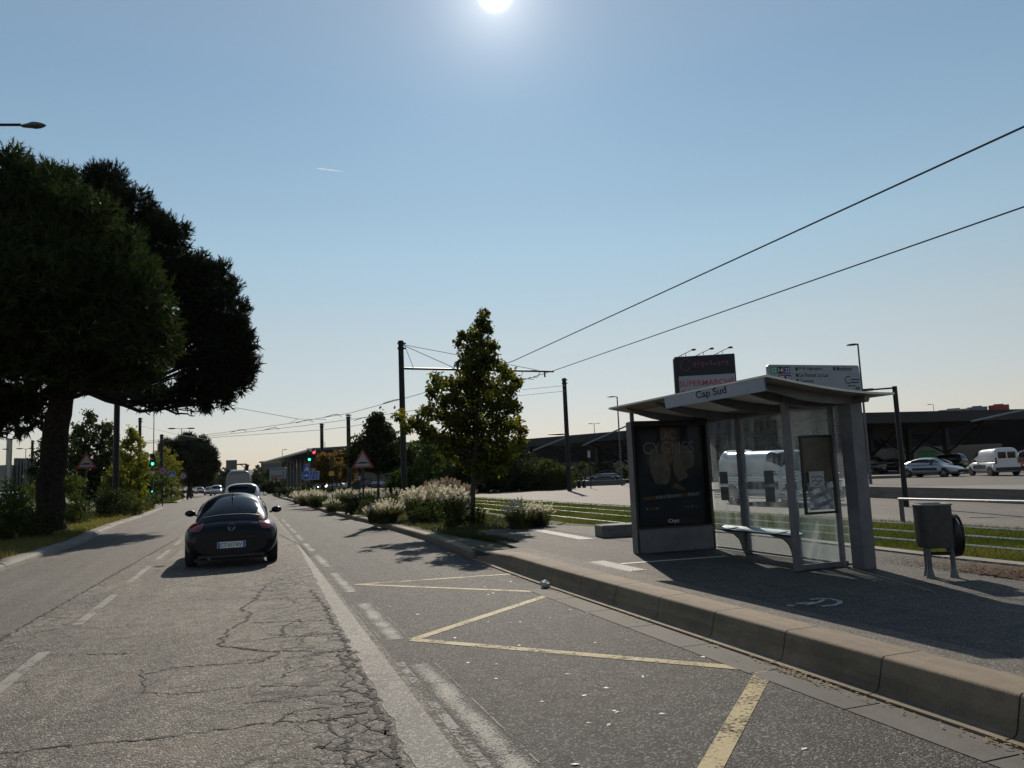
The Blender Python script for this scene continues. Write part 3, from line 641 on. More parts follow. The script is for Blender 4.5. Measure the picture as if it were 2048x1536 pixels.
def sk(s, name, fn, y0, y1, a0, a1, m, par, off=.006, rnd=0.0, nu=12, nv=12):
    P, nu, nv = s.patch(fn, y0, y1, a0, a1, off, rnd, nu, nv); mb = MB(); mb.grid(P, nu, nv)
    return mb.obj(name, m, par, smooth=60)
def body_obj(s, m, par, nu=44, nv=36):
    mb = MB()
    ys = lambda u: s.L*(.5-.5*math.cos(PI*u))
    mb.grid(lambda u, w: s.body(ys(u), 2*PI*w), nu, nv, True, 0)
    for end in (0, 1):
        pts = [s.body(ys(end), 2*PI*j/nv) for j in range(nv)]; mb.add(pts, [tuple(range(nv)) if end == 0 else tuple(range(nv-1, -1, -1))], 0)
    yc = lambda u: s.c0+(s.c1-s.c0)*(.5-.5*math.cos(PI*u))
    mb.grid(lambda u, w: s.cabin(yc(u), PI*w), nu, 30, False, 0)
    if s.h(s.c0) > .1:
        pts = [s.cabin(s.c0, PI*j/30) for j in range(31)]; mb.add(pts, [tuple(range(31))], 0)
    return mb.obj('body', m, par, smooth=50)
def wheel(par, x, y, r=.31, w=.21, rim='rim', hub=True):
    sg = 1 if x > 0 else -1
    wo_ = thing('wheel', None, None); wo_.parent = par; wo_.location = (x, y, r)
    del_label(wo_)
    mb = MB(); pr = [(r*.62, -w/2), (r*.93, -w/2), (r, -w/2+.03), (r, w/2-.03), (r*.93, w/2), (r*.62, w/2)]
    mb.grid(lambda u, v_: Vector((np.interp(u*5, range(6), [q for _, q in pr]), math.cos(2*PI*v_)*np.interp(u*5, range(6), [q for q, _ in pr]), math.sin(2*PI*v_)*np.interp(u*5, range(6), [q for q, _ in pr]))), 5, 26, True)
    mb.obj('tyre', 'rubber', wo_, smooth=40)
    mb = MB(); xo = sg*(w/2-.03); mb.cyl((xo, 0, 0), (1, 0, 0), r*.63, .02, 24, 0)
    for k in range(5):
        a = 2*PI*k/5; mb.box((xo+sg*.018, math.cos(a)*r*.33, math.sin(a)*r*.33), (.02, r*.55, r*.16), 0, 1, tilt=Matrix.Rotation(a, 3, 'X'))
    mb.obj('rim', ['car_trim', rim], wo_)
    return wo_
def del_label(o):
    for k in ('label', 'category'):
        if k in o: del o[k]
def mirrors(s, par, y, z, x, m='car_trim', size=(.13, .07, .085)):
    for sg in (-1, 1):
        mb = MB(); mb.ball((sg*(x+.1), y, z), size, 8, 12); mb.tube([(sg*(x-.06), y+.03, z-.06), (sg*(x+.03), y+.01, z-.03)], .022, 6); mb.obj('mirror', m, par, smooth=60)
# ---- the black coupe right ahead
bt = Shape(4.28,
    [(0, .68), (.03, .76), (.12, .84), (.32, .89), (.7, .905), (1.3, .89), (2.2, .875), (3.2, .90), (3.8, .86), (4.1, .70), (4.28, .5)],
    [(0, .72), (.03, .79), (.10, .86), (.26, .93), (.55, .975), (.9, .985), (1.5, .96), (2.4, .95), (3.0, .93), (3.6, .86), (4.0, .72), (4.28, .55)],
    [(0, .26), (.05, .20), (.2, .18), (.6, .18), (3.8, .18), (4.1, .22), (4.28, .36)],
    [(.06, .0), (.12, .03), (.35, .15), (.7, .33), (1.1, .48), (1.55, .55), (2.15, .555), (2.55, .49), (3.0, .22), (3.28, 0)],
    [(.06, .56), (.25, .66), (.8, .71), (2.0, .74), (2.8, .75), (3.28, .66)],
    [(.06, .74), (.18, .84), (.35, .89), (.7, .91), (3.28, .90)], nb=3.0, nc=2.35)
BT = thing('car', 'glossy black rounded coupe driving right ahead in the middle lane', 'car', (-.25, 16.2, 0), math.radians(-.3)); BT.scale = (.965, 1, .97)
body_obj(bt, 'car_black', BT, 60, 48)
sk(bt, 'rear_window', bt.cabin, .36, 1.10, 44, 136, 'car_glass', BT, .006, .55, 18, 20)
for a0, a1 in ((12, 36), (144, 168)): sk(bt, 'side_window', bt.cabin, .95, 2.75, a0, a1, 'car_glass', BT, .006, .5, 18, 8)
sk(bt, 'windscreen', bt.cabin, 2.5, 3.12, 42, 138, 'car_glass', BT, .006, .3)
for a0, a1 in ((28, 62), (118, 152)): sk(bt, 'tail_light', bt.body, .03, .36, a0, a1, 'lamp_red', BT, .014, .95, 14, 12)
mb = MB()      # seam and lip of the boot lid, bumper crease, diffuser
mb.k = 0
for x0, x1, y, z in ((-.62, .62, .018, .60),): mb.box((0, .0, .592), (1.0, .03, .006))
mb.box((0, .05, .235), (1.25, .14, .10), bev=.03); mb.box((0, .30, .17), (1.4, .4, .05))
bmp = mb.obj('rear_bumper', 'car_trim', BT, smooth=40)
mb = MB(); mb.tube([bt.cabin(.35, math.radians(a_))+Vector((0, -.006, .006)) for a_ in range(40, 141, 10)], .006, 5); mb.obj('window_trim', 'metal_light', BT)
mb = MB(); mb.box((0, -.012, .455), (.54, .014, .125), 0, 0, bev=.004); mb.box((-.24, -.0215, .455), (.045, .004, .112), 0, 1); mb.box((.24, -.0215, .455), (.045, .004, .112), 0, 1)
put_text(mb, 'CT 517 KV', (-.205, -.0195, .418), (1, 0, 0), (0, 0, 1), .405, .075, 2, .012, .003); mb.obj('number_plate', ['sign_white', 'sign_blue', 'ink'], BT)
mb = MB(); ez = .80; ey = bt.body(.10, PI/2).y+.0
def on_tail(x, z): 
    lo, hi = 0.0, .6
    for _ in range(30):
        y = (lo+hi)/2
        if bt.t(y) < z+.012: lo = y
        else: hi = y
    return lo
y0 = .05
def em(x, z): return Vector((x, y0+(z-ez)*1.15-.012, z))
ring = [em(.066*math.cos(a), ez+.066*math.sin(a)) for a in np.linspace(0, 2*PI, 25)]; mb.tube(ring, .0065, 6)
for pl in ([(-.042, .046), (-.0, .002), (.042, .046)], [(-.056, .02), (-.026, -.05), (0, -.004), (.026, -.05), (.056, .02)]): mb.tube([em(x, ez+z) for x, z in pl], .0055, 5)
mb.obj('badge', 'metal_light', BT)
for sg in (-1, 1):
    mb = MB(); mb.box((sg*.63, .062, .335), (.24, .02, .028), sg*.32, bev=.006); mb.obj('reflector', 'lamp_red', BT)
    for y in (.84, 3.38): wheel(BT, sg*.80, y, .335, .215)
mirrors(bt, BT, 2.72, 1.02, .86, 'car_black', (.12, .07, .075))
mb = MB(); mb.tube([(0, 1.02, 1.37), (0, 1.0, 1.40), (0, .86, 1.50)], [.012, .01, .004], 6); mb.box((0, 1.03, 1.372), (.05, .1, .03), bev=.01); mb.obj('aerial', 'car_trim', BT)
mb = MB()
mb.cyl((-.42, .05, .215), (0, 1, 0), .035, .14, 14); mb.obj('exhaust', 'metal_grey', BT)
# ---- generic cars: hatchback, estate, van
def car(name, label, loc, rz, kind, paint, group=None, cat='car', wheels=True, lights=True):
    if kind == 'hatch':
        s = Shape(4.2, [(0, .55), (.1, .74), (.4, .83), (2, .85), (3.5, .82), (4.0, .70), (4.2, .5)], [(0, .78), (.08, .88), (.3, .93), (1.5, .92), (2.8, .90), (3.4, .80), (3.95, .66), (4.2, .52)], [(0, .36), (.1, .24), (.4, .2), (3.8, .2), (4.2, .32)],
                  [(.12, 0), (.5, .17), (1.0, .38), (1.45, .49), (1.9, .51), (2.35, .42), (2.85, .12), (3.1, 0)], [(.1, .62), (.5, .70), (2.2, .74), (3.1, .68)], [(.1, .9), (3.1, .87)], 3.6, 3.0)
        rw, sw, ww = (.3, .95), (.95, 2.6), (2.35, 2.98); wy = (.72, 3.3); r = .30
    elif kind == 'suv':
        s = Shape(4.5, [(0, .6), (.08, .78), (.4, .88), (2, .90), (3.8, .87), (4.3, .74), (4.5, .55)], [(0, .92), (.06, 1.0), (.3, 1.02), (2.8, 1.0), (3.5, .95), (4.2, .82), (4.5, .62)], [(0, .4), (.1, .3), (.4, .24), (4.0, .24), (4.5, .38)],
                  [(.08, 0), (.2, .30), (.45, .56), (.9, .64), (2.2, .64), (2.7, .48), (3.2, .12), (3.4, 0)], [(.08, .66), (.5, .75), (2.4, .78), (3.4, .7)], [(.08, 1.0), (3.4, .97)], 3.6, 3.2)
        rw, sw, ww = (.13, .50), (.7, 2.8), (2.6, 3.28); wy = (.8, 3.5); r = .34
    elif kind == 'smallvan':
        s = Shape(4.03, [(0, .74), (.05, .80), (.3, .83), (2, .84), (3.4, .82), (3.85, .70), (4.03, .5)], [(0, 1.0), (2.5, 1.0), (3.2, .95), (3.7, .82), (4.03, .6)], [(0, .36), (.1, .28), (.4, .22), (3.6, .22), (4.03, .36)],
                  [(.0, .70), (.06, .78), (.5, .83), (1.8, .84), (2.3, .76), (2.75, .48), (3.25, .05), (3.3, 0)], [(0, .74), (.5, .78), (2.4, .79), (3.3, .7)], [(0, .98), (3.3, .93)], 4.2, 5.0)
        rw, sw, ww = None, (2.15, 2.95), (2.3, 3.15); wy = (.66, 3.25); r = .30
    elif kind == 'van':
        s = Shape(4.9, [(0, .86), (.06, .91), (.3, .93), (3, .95), (4.2, .92), (4.7, .8), (4.9, .6)], [(0, 1.12), (3.4, 1.12), (4.1, 1.05), (4.6, .9), (4.9, .66)], [(0, .42), (.1, .32), (.4, .26), (4.4, .26), (4.9, .4)],
                  [(.0, .74), (.06, .84), (.5, .88), (2.9, .88), (3.3, .80), (3.8, .40), (4.25, .0)], [(0, .80), (.5, .84), (3.2, .86), (4.25, .75)], [(0, 1.1), (4.25, 1.03)], 4.6, 5.0)
        rw, sw, ww = None, (2.9, 3.72), (3.3, 4.12); wy = (.95, 4.0); r = .34
    elif kind == 'bigvan':
        s = Shape(5.6, [(0, .92), (.06, .96), (.3, .98), (3.5, .98), (4.9, .94), (5.4, .8), (5.6, .6)], [(0, 1.3), (4.2, 1.3), (4.8, 1.1), (5.3, .95), (5.6, .7)], [(0, .45), (.1, .36), (.4, .3), (5, .3), (5.6, .4)],
                  [(.0, 1.05), (.06, 1.17), (.5, 1.2), (3.6, 1.2), (4.1, 1.05), (4.6, .45), (4.95, .0)], [(0, .83), (.5, .87), (3.8, .88), (4.95, .78)], [(0, 1.28), (4.95, 1.1)], 4.6, 4.2)
        rw, sw, ww = None, (3.6, 4.4), (4.0, 4.85); wy = (1.2, 4.6); r = .36
    else:     # sedan
        s = Shape(4.5, [(0, .6), (.1, .77), (.5, .85), (2, .87), (3.8, .84), (4.3, .7), (4.5, .5)], [(0, .80), (.1, .92), (.6, .96), (2.0, .93), (3.0, .9), (3.8, .8), (4.3, .66), (4.5, .52)], [(0, .36), (.1, .25), (.4, .2), (4, .2), (4.5, .32)],
                  [(.55, 0), (.9, .2), (1.4, .44), (1.9, .50), (2.4, .48), (2.9, .28), (3.4, 0)], [(.55, .62), (1.2, .70), (2.4, .74), (3.4, .68)], [(.55, .93), (3.4, .88)], 3.4, 2.8)
        rw, sw, ww = (.75, 1.25), (1.2, 2.75), (2.65, 3.25); wy = (.85, 3.55); r = .31
    o = thing(name, label, cat, loc, rz, group)
    body_obj(s, paint, o, 44, 30)
    if rw: sk(s, 'rear_window', s.cabin, rw[0], rw[1], 40, 140, 'car_glass', o, .008, .35, 10, 12)
    van = kind in ('smallvan', 'van', 'bigvan')
    if van:
        for sg in ((-1, 1)):
            z = {'smallvan': 1.36, 'van': 1.5, 'bigvan': 1.75}[kind]; hw = {'smallvan': .58, 'van': .66, 'bigvan': .66}[kind]
            if kind != 'bigvan':
                mb = MB(); mb.box((sg*hw/2*1.02, -.004, z), (hw*.86, .02, .42), bev=.008); mb.obj('rear_window', 'car_glass', o)
            mb = MB(); mb.box((sg*(.70 if kind == 'smallvan' else .80), -.012, 1.0), (.09, .05, .42), bev=.012); mb.obj('tail_light', 'lamp_red', o)
        mb = MB(); mb.box((0, -.03, .45), (1.5, .1, .22), bev=.03); mb.obj('rear_bumper', 'car_trim', o)
        mb = MB(); mb.box((0, -.012, .88), (.5, .02, .11), bev=.004); mb.obj('number_plate', 'sign_white', o)
    else:
        for a0, a1 in ((18, 50), (130, 162)): sk(s, 'tail_light', s.body, .05, .28, a0, a1, 'lamp_red', o, .012, .6, 8, 8)
        mb = MB(); mb.box((0, -.01, .56), (.5, .02, .11), bev=.004); mb.obj('number_plate', 'sign_white', o)
    for a0, a1 in ((10, 40) if not van else (12, 56), (140, 170) if not van else (124, 168)):
        sk(s, 'side_window', s.cabin, sw[0], sw[1], a0, a1, 'car_glass', o, .016, .3, 20, 10)
        if kind == 'hatch': 
            pass
    sk(s, 'windscreen', s.cabin, ww[0], ww[1], 34, 146, 'car_glass', o, .008, .25)
    if kind in ('hatch', 'smallvan', 'van'):
        for sg in (-1, 1):
            if kind == 'hatch':
                mb = MB(); P, nu, nv = s.patch(s.cabin, 1.60, 1.68, 10 if sg > 0 else 140, 40 if sg > 0 else 170, .011); mb.grid(P, 2, 6); mb.obj('door_pillar', paint, o)
            mb = MB(); P, nu, nv = s.patch(s.body, wy[0]+.42, wy[1]-.42, -4 if sg > 0 else 174, 6 if sg > 0 else 184, .012); mb.grid(P, 6, 2); mb.obj('side_trim', 'car_trim', o)
    if lights:
        for a0, a1 in ((8, 42), (138, 172)): sk(s, 'headlight', s.body, s.L-.42, s.L-.06, a0, a1, 'lamp_clear', o, .012, .6, 8, 8)
        mb = MB(); mb.box((0, s.L-.02, .40), (1.1, .08, .18), bev=.03); mb.obj('front_bumper', 'car_trim', o)
    for sg in (-1, 1):
        for y in wy:
            mb = MB(); mb.cyl((sg*(s.w(y)-.07), y, r+.01), (1, 0, 0), r+.055, .15, 22); ar = mb.obj('wheel_arch', 'car_trim', o)
            wheel(o, sg*(s.w(y)-.09), y, r, .2)
    yb = ww[0]+.15
    mirrors(s, o, yb, s.belt(yb)+.08, s.w(yb)-.02, paint if kind in ('suv',) else 'car_trim')
    return o
car('car', 'white tall car queueing directly in front of the black coupe', (-.12, 37.5, 0), 0, 'suv', 'car_white')
car('van', 'pale high-roofed van, a blank rear, in front of the white tall car', (-.42, 58.5, 0), 0, 'bigvan', 'car_van', cat='van')
def along(px, py, D, z=0.0): return foot(px, py, D, z)
g = 'far traffic in the opposite lanes'
car('car', 'silver car far down the left lane beside the traffic queue', along(434, 985, 122), math.radians(180), 'suv', 'car_silver', g)
car('car', 'dark red car half hidden beside the far silver car', along(421, 985, 130), math.radians(180), 'hatch', 'car_red', g)
car('car', 'dark car at the bend furthest to the left of the road', along(397, 985, 160), math.radians(190), 'sedan', 'car_grey', g)
T = thing('lorry', 'grey box lorry far away at the bend of the road', 'lorry', along(411, 980, 235), math.radians(10))
mb = MB(); mb.box((0, 3, 2.0), (2.4, 6, 2.5), bev=.05); mb.obj('box_body', 'bld_grey', T); mb = MB(); mb.box((0, -.9, 1.6), (2.3, 1.8, 2.2), bev=.25); mb.obj('cab', 'car_grey', T)
for y in (-.8, 4.5): 
    mb = MB(); mb.cyl((0, y, .48), (1, 0, 0), .48, 2.3, 16); mb.obj('wheel', 'rubber', T)
# parked cars on the right
p = foot(1925, 957, 53.5, .1); q = foot(1806, 950, 57.0, .1)
hd = math.atan2((p-q).y, (p-q).x)
o = car('car', 'silver five-door hatchback parked on the open car park beside the small white van', q.lerp(p, .02), hd-PI/2, 'hatch', 'car_silver')
p = foot(2018, 952, 50.5, .1); q = foot(1918, 950, 57.5, .1); hd = math.atan2((q-p).y, (q-p).x)
car('van', 'small white delivery van with two rear windows parked nose to the hatchback', p, hd-PI/2, 'smallvan', 'car_white', cat='van')
car('car', 'dark red car cut by the right edge of the view beyond the small van', foot(2056, 950, 56, .1), math.radians(-70), 'suv', 'car_red')
p = foot(1585, 1000, 27.5, .1); q = foot(1440, 1000, 31.5, .1); hd = math.atan2((p-q).y, (p-q).x)
car('van', 'white van standing behind the dusty shelter glass', q.lerp(p, .28), hd-PI/2, 'van', 'car_white', cat='van')
g = 'cars in the shade under the canopies'
for (px, D, rz, kd, pt, lab) in ((1770, 72, 20, 'suv', 'car_grey', 'dark car in the shade under the right canopy near the shelter roof tip'), (1832, 74, 15, 'sedan', 'car_grey', 'dark saloon in the canopy shade just left of the green skip'),
                                 (1905, 70, 25, 'hatch', 'car_red', 'dark red hatchback in the canopy shade between the skip and the white van'), (1935, 78, 15, 'suv', 'car_grey', 'dark tall car in the canopy shade behind the small white van'),
                                 (1243, 92, 60, 'hatch', 'car_silver', 'pale hatchback under the left canopy beside the tall lamp post')):
    car('car', lab, foot(px, 955, D, .1), math.radians(rz), kd, pt, g)
g = 'cars on the fuel station forecourt'
for i, (px, D, rz, kd, pt, lab) in enumerate(((648, 118, 170, 'hatch', 'car_grey', 'dark car with lit headlamps left on the forecourt'), (672, 122, 120, 'suv', 'car_white', 'white tall car behind the yellow sign on the forecourt'), (690, 118, 95, 'hatch', 'car_silver', 'silver hatchback below the autumn trees'),
                                              (708, 124, 90, 'sedan', 'car_white', 'white saloon under the fuel price board'), (741, 126, 90, 'suv', 'car_grey', 'dark tall car right of the fuel price board'), (772, 128, 90, 'hatch', 'car_silver', 'silver hatchback behind the dark round tree'))):
    o = car('car', lab, foot(px, 965, D, .1), math.radians(rz), kd, pt, g)
    if i == 0:
        for sg in (-1, 1):
            mb = MB(); mb.ball((sg*.55, 4.08, .62), .08, 6, 8); mb.obj('lit_headlamp', 'glow_head', o)
g = 'white cars behind the left shrubs'
for i, (px, D) in enumerate(((12, 72), (42, 75), (66, 78))):
    car('car', ['white car roof at the left edge behind the shrubs', 'white car roof between the left edge and the pine trunk', 'white car roof next to the pine trunk'][i], foot(px, 985, D, .12), math.radians(90), 'suv', 'car_white', g)
# ---------------------------------------------------------------- bus shelter
PV = .20
SH = thing('bus_shelter', 'grey glass bus shelter with sloping roof, bench and route board on the pavement', 'bus shelter', (7.5, 9.5, PV))
def loc(x, y, z): return Vector((x-7.5, y-9.5, z-PV))
def sbox(name, c, d, m, par=None, rz=0, bev=.006):
    mb = MB(); mb.box(loc(*c) if par is None else c, d, rz, bev=bev); return mb.obj(name, m, par or SH)
BX = 7.50
def column(x, y, w, d, z0, z1, name='post'):
    return sbox(name, (x, y, (z0+z1)/2), (w, d, z1-z0), 'metal_shelter')
column(7.515, 8.08, .19, .22, PV, 2.43); column(7.43, 8.36, .05, .07, PV, 2.40); column(6.72, 8.38, .07, .09, PV, 2.46); column(BX, 9.32, .08, .11, PV, 2.40); column(BX, 10.50, .08, .13, PV, 2.38); column(6.12, 11.5, .055, .055, 2.30, 2.52, 'roof_prop'); column(7.25, 11.45, .055, .055, 2.30, 2.42, 'roof_prop')
for (y0, y1) in ((8.28, 9.26), (9.38, 10.43), (10.57, 11.33)):
    mb = MB(); mb.box(loc(BX, (y0+y1)/2, 1.30), (.012, y1-y0, 2.10)); pn = mb.obj('glass_pane', 'glass', SH)
    mb = MB()
    for z in (1.44, 1.40, 1.36, 1.32, 1.18, 1.14, 1.10, 1.06): mb.box(loc(BX-.010, (y0+y1)/2, z), (.004, (y1-y0)*.97, .017))
    mb.obj('etched_band', 'etched', pn)
    mb = MB(); yc = y0+(y1-y0)*(.42 if y0 < 10 else .55)
    if y0 > 9: mb.box(loc(BX-.016, yc, 1.38), (.004, .22, .20)); mb.box(loc(BX-.016, yc, 1.12), (.004, .22, .22)); mb.obj('sticker', 'concrete_dark', pn)
    sbox('pane_rail', (BX, (y0+y1)/2, .235), (.035, y1-y0, .03), 'metal_shelter')
mb = MB(); mb.box(loc(7.09, 8.37, 1.33), (.66, .012, 2.06)); pn = mb.obj('glass_pane', 'glass', SH)
mb = MB()
for z in (1.47, 1.43, 1.39, 1.35, 1.21, 1.17, 1.13, 1.09): mb.box(loc(7.09, 8.36, z), (.66, .004, .017))
mb.obj('etched_band', 'etched', pn)
mb = MB(); mb.box(loc(6.92, 8.355, 1.30), (.10, .004, .09)); mb.obj('sticker', 'sign_yellow', pn)
mb = MB(); mb.box(loc(7.12, 8.37, .24), (.78, .06, .07), bev=.006); mb.obj('pane_rail', 'metal_shelter', SH)
TB = thing('notice_frame', None, None); del_label(TB); TB.parent = SH; TB.location = loc(7.13, 8.33, 1.42)
mb = MB()
for x, w, z, h in ((-.245, .03, 0, 1.0), (.245, .03, 0, 1.0)): mb.box((x, 0, z), (w, .04, h), bev=.006)
for z in (-.5, .5): mb.box((0, 0, z), (.52, .04, .03), bev=.006)
mb.obj('frame_edge', 'metal_black', TB)
mb = MB(); mb.box((0, .005, .14), (.46, .012, .70)); mb.obj('timetable', 'timetable', TB)
mb = MB(); mb.grid(lambda u, v_: Vector((-.20+.40*u, -.018-.012*math.sin(9*u+5*v_)-.01*math.sin(17*v_-6*u), -.46+.36*v_)), 24, 20); mb.obj('plastic_sleeve', 'foil', TB, smooth=20)
mb = MB(); mb.box((-.06, -.03, -.06), (.24, .004, .20), 0, 0); 
for pl in ([(-.15, -.04), (-.11, -.02), (-.08, -.045), (-.02, -.02), (.03, -.045)], [(-.14, -.09), (-.09, -.07), (-.03, -.095), (.02, -.08)]): mb.tube([(x, -.034, z) for x, z in pl], .005, 4, 1)
mb.obj('notice', ['paper', 'ink'], TB)
# bench: curved seat on two brackets
mb = MB(); sec = [(-.20, .008), (-.10, -.006), (0, -.012), (.10, -.004), (.19, .02)]
mb.grid(lambda u, w: loc(7.20+np.interp(w*4, range(5), [a for a, _ in sec]), 8.95+1.95*u, .60+np.interp(w*4, range(5), [b for _, b in sec])), 8, 4)
mb.grid(lambda u, w: loc(7.20+np.interp(w*4, range(5), [a for a, _ in sec]), 8.95+1.95*u, .575+np.interp(w*4, range(5), [b for _, b in sec])), 8, 4, flip=True)
BN = mb.obj('bench', 'bench_blue', SH, smooth=40)
for y in (9.32, 10.5):
    mb = MB(); pr = [(7.46, .24), (7.46, .62), (7.02, .585), (7.12, .55), (7.27, .50), (7.36, .42), (7.40, .32), (7.41, .24)]
    mb.prism([(x-7.5, z-PV) for x, z in pr], (0, y-9.5+.02, 0), (1, 0, 0), (0, 0, 1), -.04); mb.obj('bracket', 'metal_shelter', BN)
# roof: front edge high, sagging to the back
RY0, RY1 = 7.66, 11.95
def rz_(x): 
    u = (x-5.92)/(7.86-5.92); return 2.60-.235*math.sin(u*PI/2*.98)+.012*u
mb = MB(); xs = lambda u: 5.92+(7.86-5.92)*u; ylo = lambda w: RY0+(RY1-RY0)*w
mb.grid(lambda u, w: loc(xs(u), ylo(w)-.0, rz_(xs(u))+.05), 16, 12, k=0)
mb.grid(lambda u, w: loc(xs(u), ylo(w), rz_(xs(u))+.022), 16, 12, k=1, flip=True)
for w in (0, 1): mb.grid(lambda u, t: loc(xs(u), ylo(w), rz_(xs(u))+.022+.028*t), 16, 1, k=0, flip=(w == 1))
for u in (0, 1): mb.grid(lambda w, t: loc(xs(u), ylo(w), rz_(xs(u))+.022+.028*t), 12, 1, k=0, flip=(u == 0))
RF = mb.obj('roof', ['roof_top', 'roof_under'], SH, smooth=40)
mb = MB()     # deep beams under the roof sheet
mb.tube([loc(7.50, RY0+.1, rz_(7.5)-.03), loc(7.50, RY1-.1, rz_(7.5)-.03)], .045, 6)
for y in (7.98, 8.4, 9.32, 10.5, 11.46):
    pts = [(x, rz_(x)+.02) for x in np.linspace(6.0, 7.7, 8)]; lo = [(x, rz_(x)-.02-.085*math.sin((x-6.0)/1.7*PI)**.8 if 6 < x < 7.7 else rz_(x)) for x in np.linspace(7.7, 6.0, 8)]
    mb.prism([(x-7.5, z-PV) for x, z in pts+lo], (0, y-9.5+.02, 0), (1, 0, 0), (0, 0, 1), -.04)
mb.obj('roof_beam', 'metal_shelter', RF)
mb = MB()     # lighter lining sheets between beams
for y0, y1 in ((8.05, 8.35), (8.5, 9.2), (9.45, 10.4), (10.6, 11.35)):
    mb.grid(lambda u, w: loc(6.25+.95*u, y0+(y1-y0)*w, rz_(6.25+.95*u)+.014), 6, 1, flip=True)
mb.obj('lining_panel', 'roof_top', RF)
mb = MB()     # name board along the front edge
mb.grid(lambda u, w: loc(5.93-.02*w, RY0+.05+2.35*u, 2.46+.155*w), 4, 2); mb.grid(lambda u, w: loc(5.95-.02*w, RY0+.05+2.35*u, 2.46+.155*w), 4, 2, flip=True)
a, b = loc(5.93, RY0+1.55, 2.49), (0, -1, 0); put_text(mb, 'Cap Sud', a, (0, -1, 0), Vector((-.13, 0, 1)).normalized(), .72, .13, 1, .018, .006)
mb.obj('name_board', ['name_blue', 'ink'], SH)
# route board standing on the roof's near end
RB = thing('route_board', None, None); del_label(RB); RB.parent = SH; RB.location = loc(5.96, 7.70, 2.44)
mb = MB(); top = .335
poly = [(0.0, .195), (.0, top-.02), (.02, top), (1.37, top), (1.385, top-.02), (1.40, .0)]+[(x, rz_(5.96+x)+.052-2.44) for x in np.linspace(1.38, .03, 10)]
mb.prism(poly, (0, -.015, 0), (1, 0, 0), (0, 0, 1), .03)
mb.obj('board', 'sign_face', RB)
def badge_(x, z, txt, m, w=.085, h=.085):
    mb = MB(); mb.box((x+w/2, -.017, z+h/2), (w, .004, h), 0, 0); put_text(mb, txt, (x+.010, -.0195, z+.016), (1, 0, 0), (0, 0, 1), w-.02, h-.032, 1, .01, .002); mb.obj('route_number', [m, 'sign_white'], RB)
badge_(.045, .225, 'C3', 'sign_green'); badge_(.142, .225, '14', 'ink'); badge_(.240, .225, '22', 'ink_purple'); badge_(.160, .125, 'B', 'sign_red'); badge_(.250, .125, '30', 'ink_purple')
mb = MB()
for txt, x, z, w in (('P+R Agroparc', .46, .262, .36), ('Le Pontet Le Lac', .46, .185, .44), ('Caumont', .46, .118, .21), ('Montfavet', 1.03, .268, .24)):
    mb.box((x-.035, -.0165, z+.022), (.032, .003, .04)); put_text(mb, txt, (x, -.0155, z), (1, 0, 0), (0, 0, 1), w, .05 if txt[0] != 'C' else .04, 0, .006, .002)
mb.obj('destination', 'ink', RB)
mb = MB(); c0 = Vector((1.20, -.0165, .150)); pts = [c0+Vector((.045*math.cos(a), 0, .045*math.sin(a))) for a in np.linspace(.9, 5.2, 18)]; mb.tube(pts, .005, 4)
for x, z, w in ((1.245, .155, .13), (1.225, .118, .14), (1.19, .075, .05), (1.26, .075, .04)): mb.box((x+w/2, -.0165, z), (w, .003, .014))
mb.obj('logo', 'ink', RB)
for x, z in ((.10, .155), (1.34, .042)):
    mb = MB(); mb.grid(lambda u, w: Vector((x+.04*u*math.cos(2*PI*w), -.0175-.001*u*0, z+.022*u*math.sin(2*PI*w))), 1, 14, True); mb.obj('oval_mark', 'metal_grey', RB)
# advertising case closing the far end of the shelter
AD = thing('poster_case', 'dark lit-poster case with dance poster closing the far end of the shelter', 'poster case', (6.77, 11.45, PV), math.radians(-3.5))
mb = MB(); 
for x in (-.69, .69): mb.box((x, .02, 1.085), (.045, .20, 2.17), bev=.012)
mb.box((0, .02, 2.13), (1.34, .19, .09), bev=.01); mb.box((0, .02, .40), (1.34, .18, .035)); mb.box((0, .08, 1.25), (1.34, .03, 1.7)); mb.obj('frame', 'metal_black', AD)
mb = MB(); mb.box((0, .02, .195), (1.342, .205, .385), bev=.01); mb.box((-.7155, .02, 1.085), (.006, .20, 2.15)); mb.obj('plinth', 'metal_shelter', AD)
mb = MB(); mb.box((0, .045, 1.315), (1.18, .01, 1.52)); 
def blob(mb, pts, k, dy): mb.add([(x, .039-dy, z) for x, z in pts], [tuple(range(len(pts)))], k)
blob(mb, [(-.14, 2.06), (.18, 2.06), (.16, 1.86), (.20, 1.78), (.10, 1.52), (.02, 1.44), (-.10, 1.56), (-.14, 1.8)], 1, 0)
blob(mb, [(-.17, 1.78), (-.02, 1.74), (-.03, 1.50), (.02, 1.36), (.0, 1.18), (-.08, 1.10), (-.28, 1.12), (-.34, 1.30), (-.38, 1.52), (-.32, 1.70)], 2, .002)
blob(mb, [(.14, 1.80), (.36, 1.74), (.48, 1.56), (.44, 1.40), (.30, 1.32), (.34, 1.22), (.16, 1.14), (.06, 1.30), (.08, 1.52), (.10, 1.68)], 2, .003)
blob(mb, [(.02, 1.07), (.10, 1.13), (.26, 1.03), (.26, .99), (.06, 1.04)], 1, .004)
for i in range(26):
    x = -.5+i*.04+random.uniform(-.006, .006); z0 = .86+.04*(i/26); blob(mb, [(x, z0), (x+.027, z0), (x+.027, z0+.05+random.random()*.02), (x, z0+.05)], 4 if i < 5 or 16 < i < 20 else 3, .002)
for i, x in enumerate((-.47, -.40, -.34, -.29, .22, .28, .36, .43)): blob(mb, [(x, .70), (x+.035, .70), (x+.03, .735), (x, .73)], 4 if i % 3 else 3, .002)
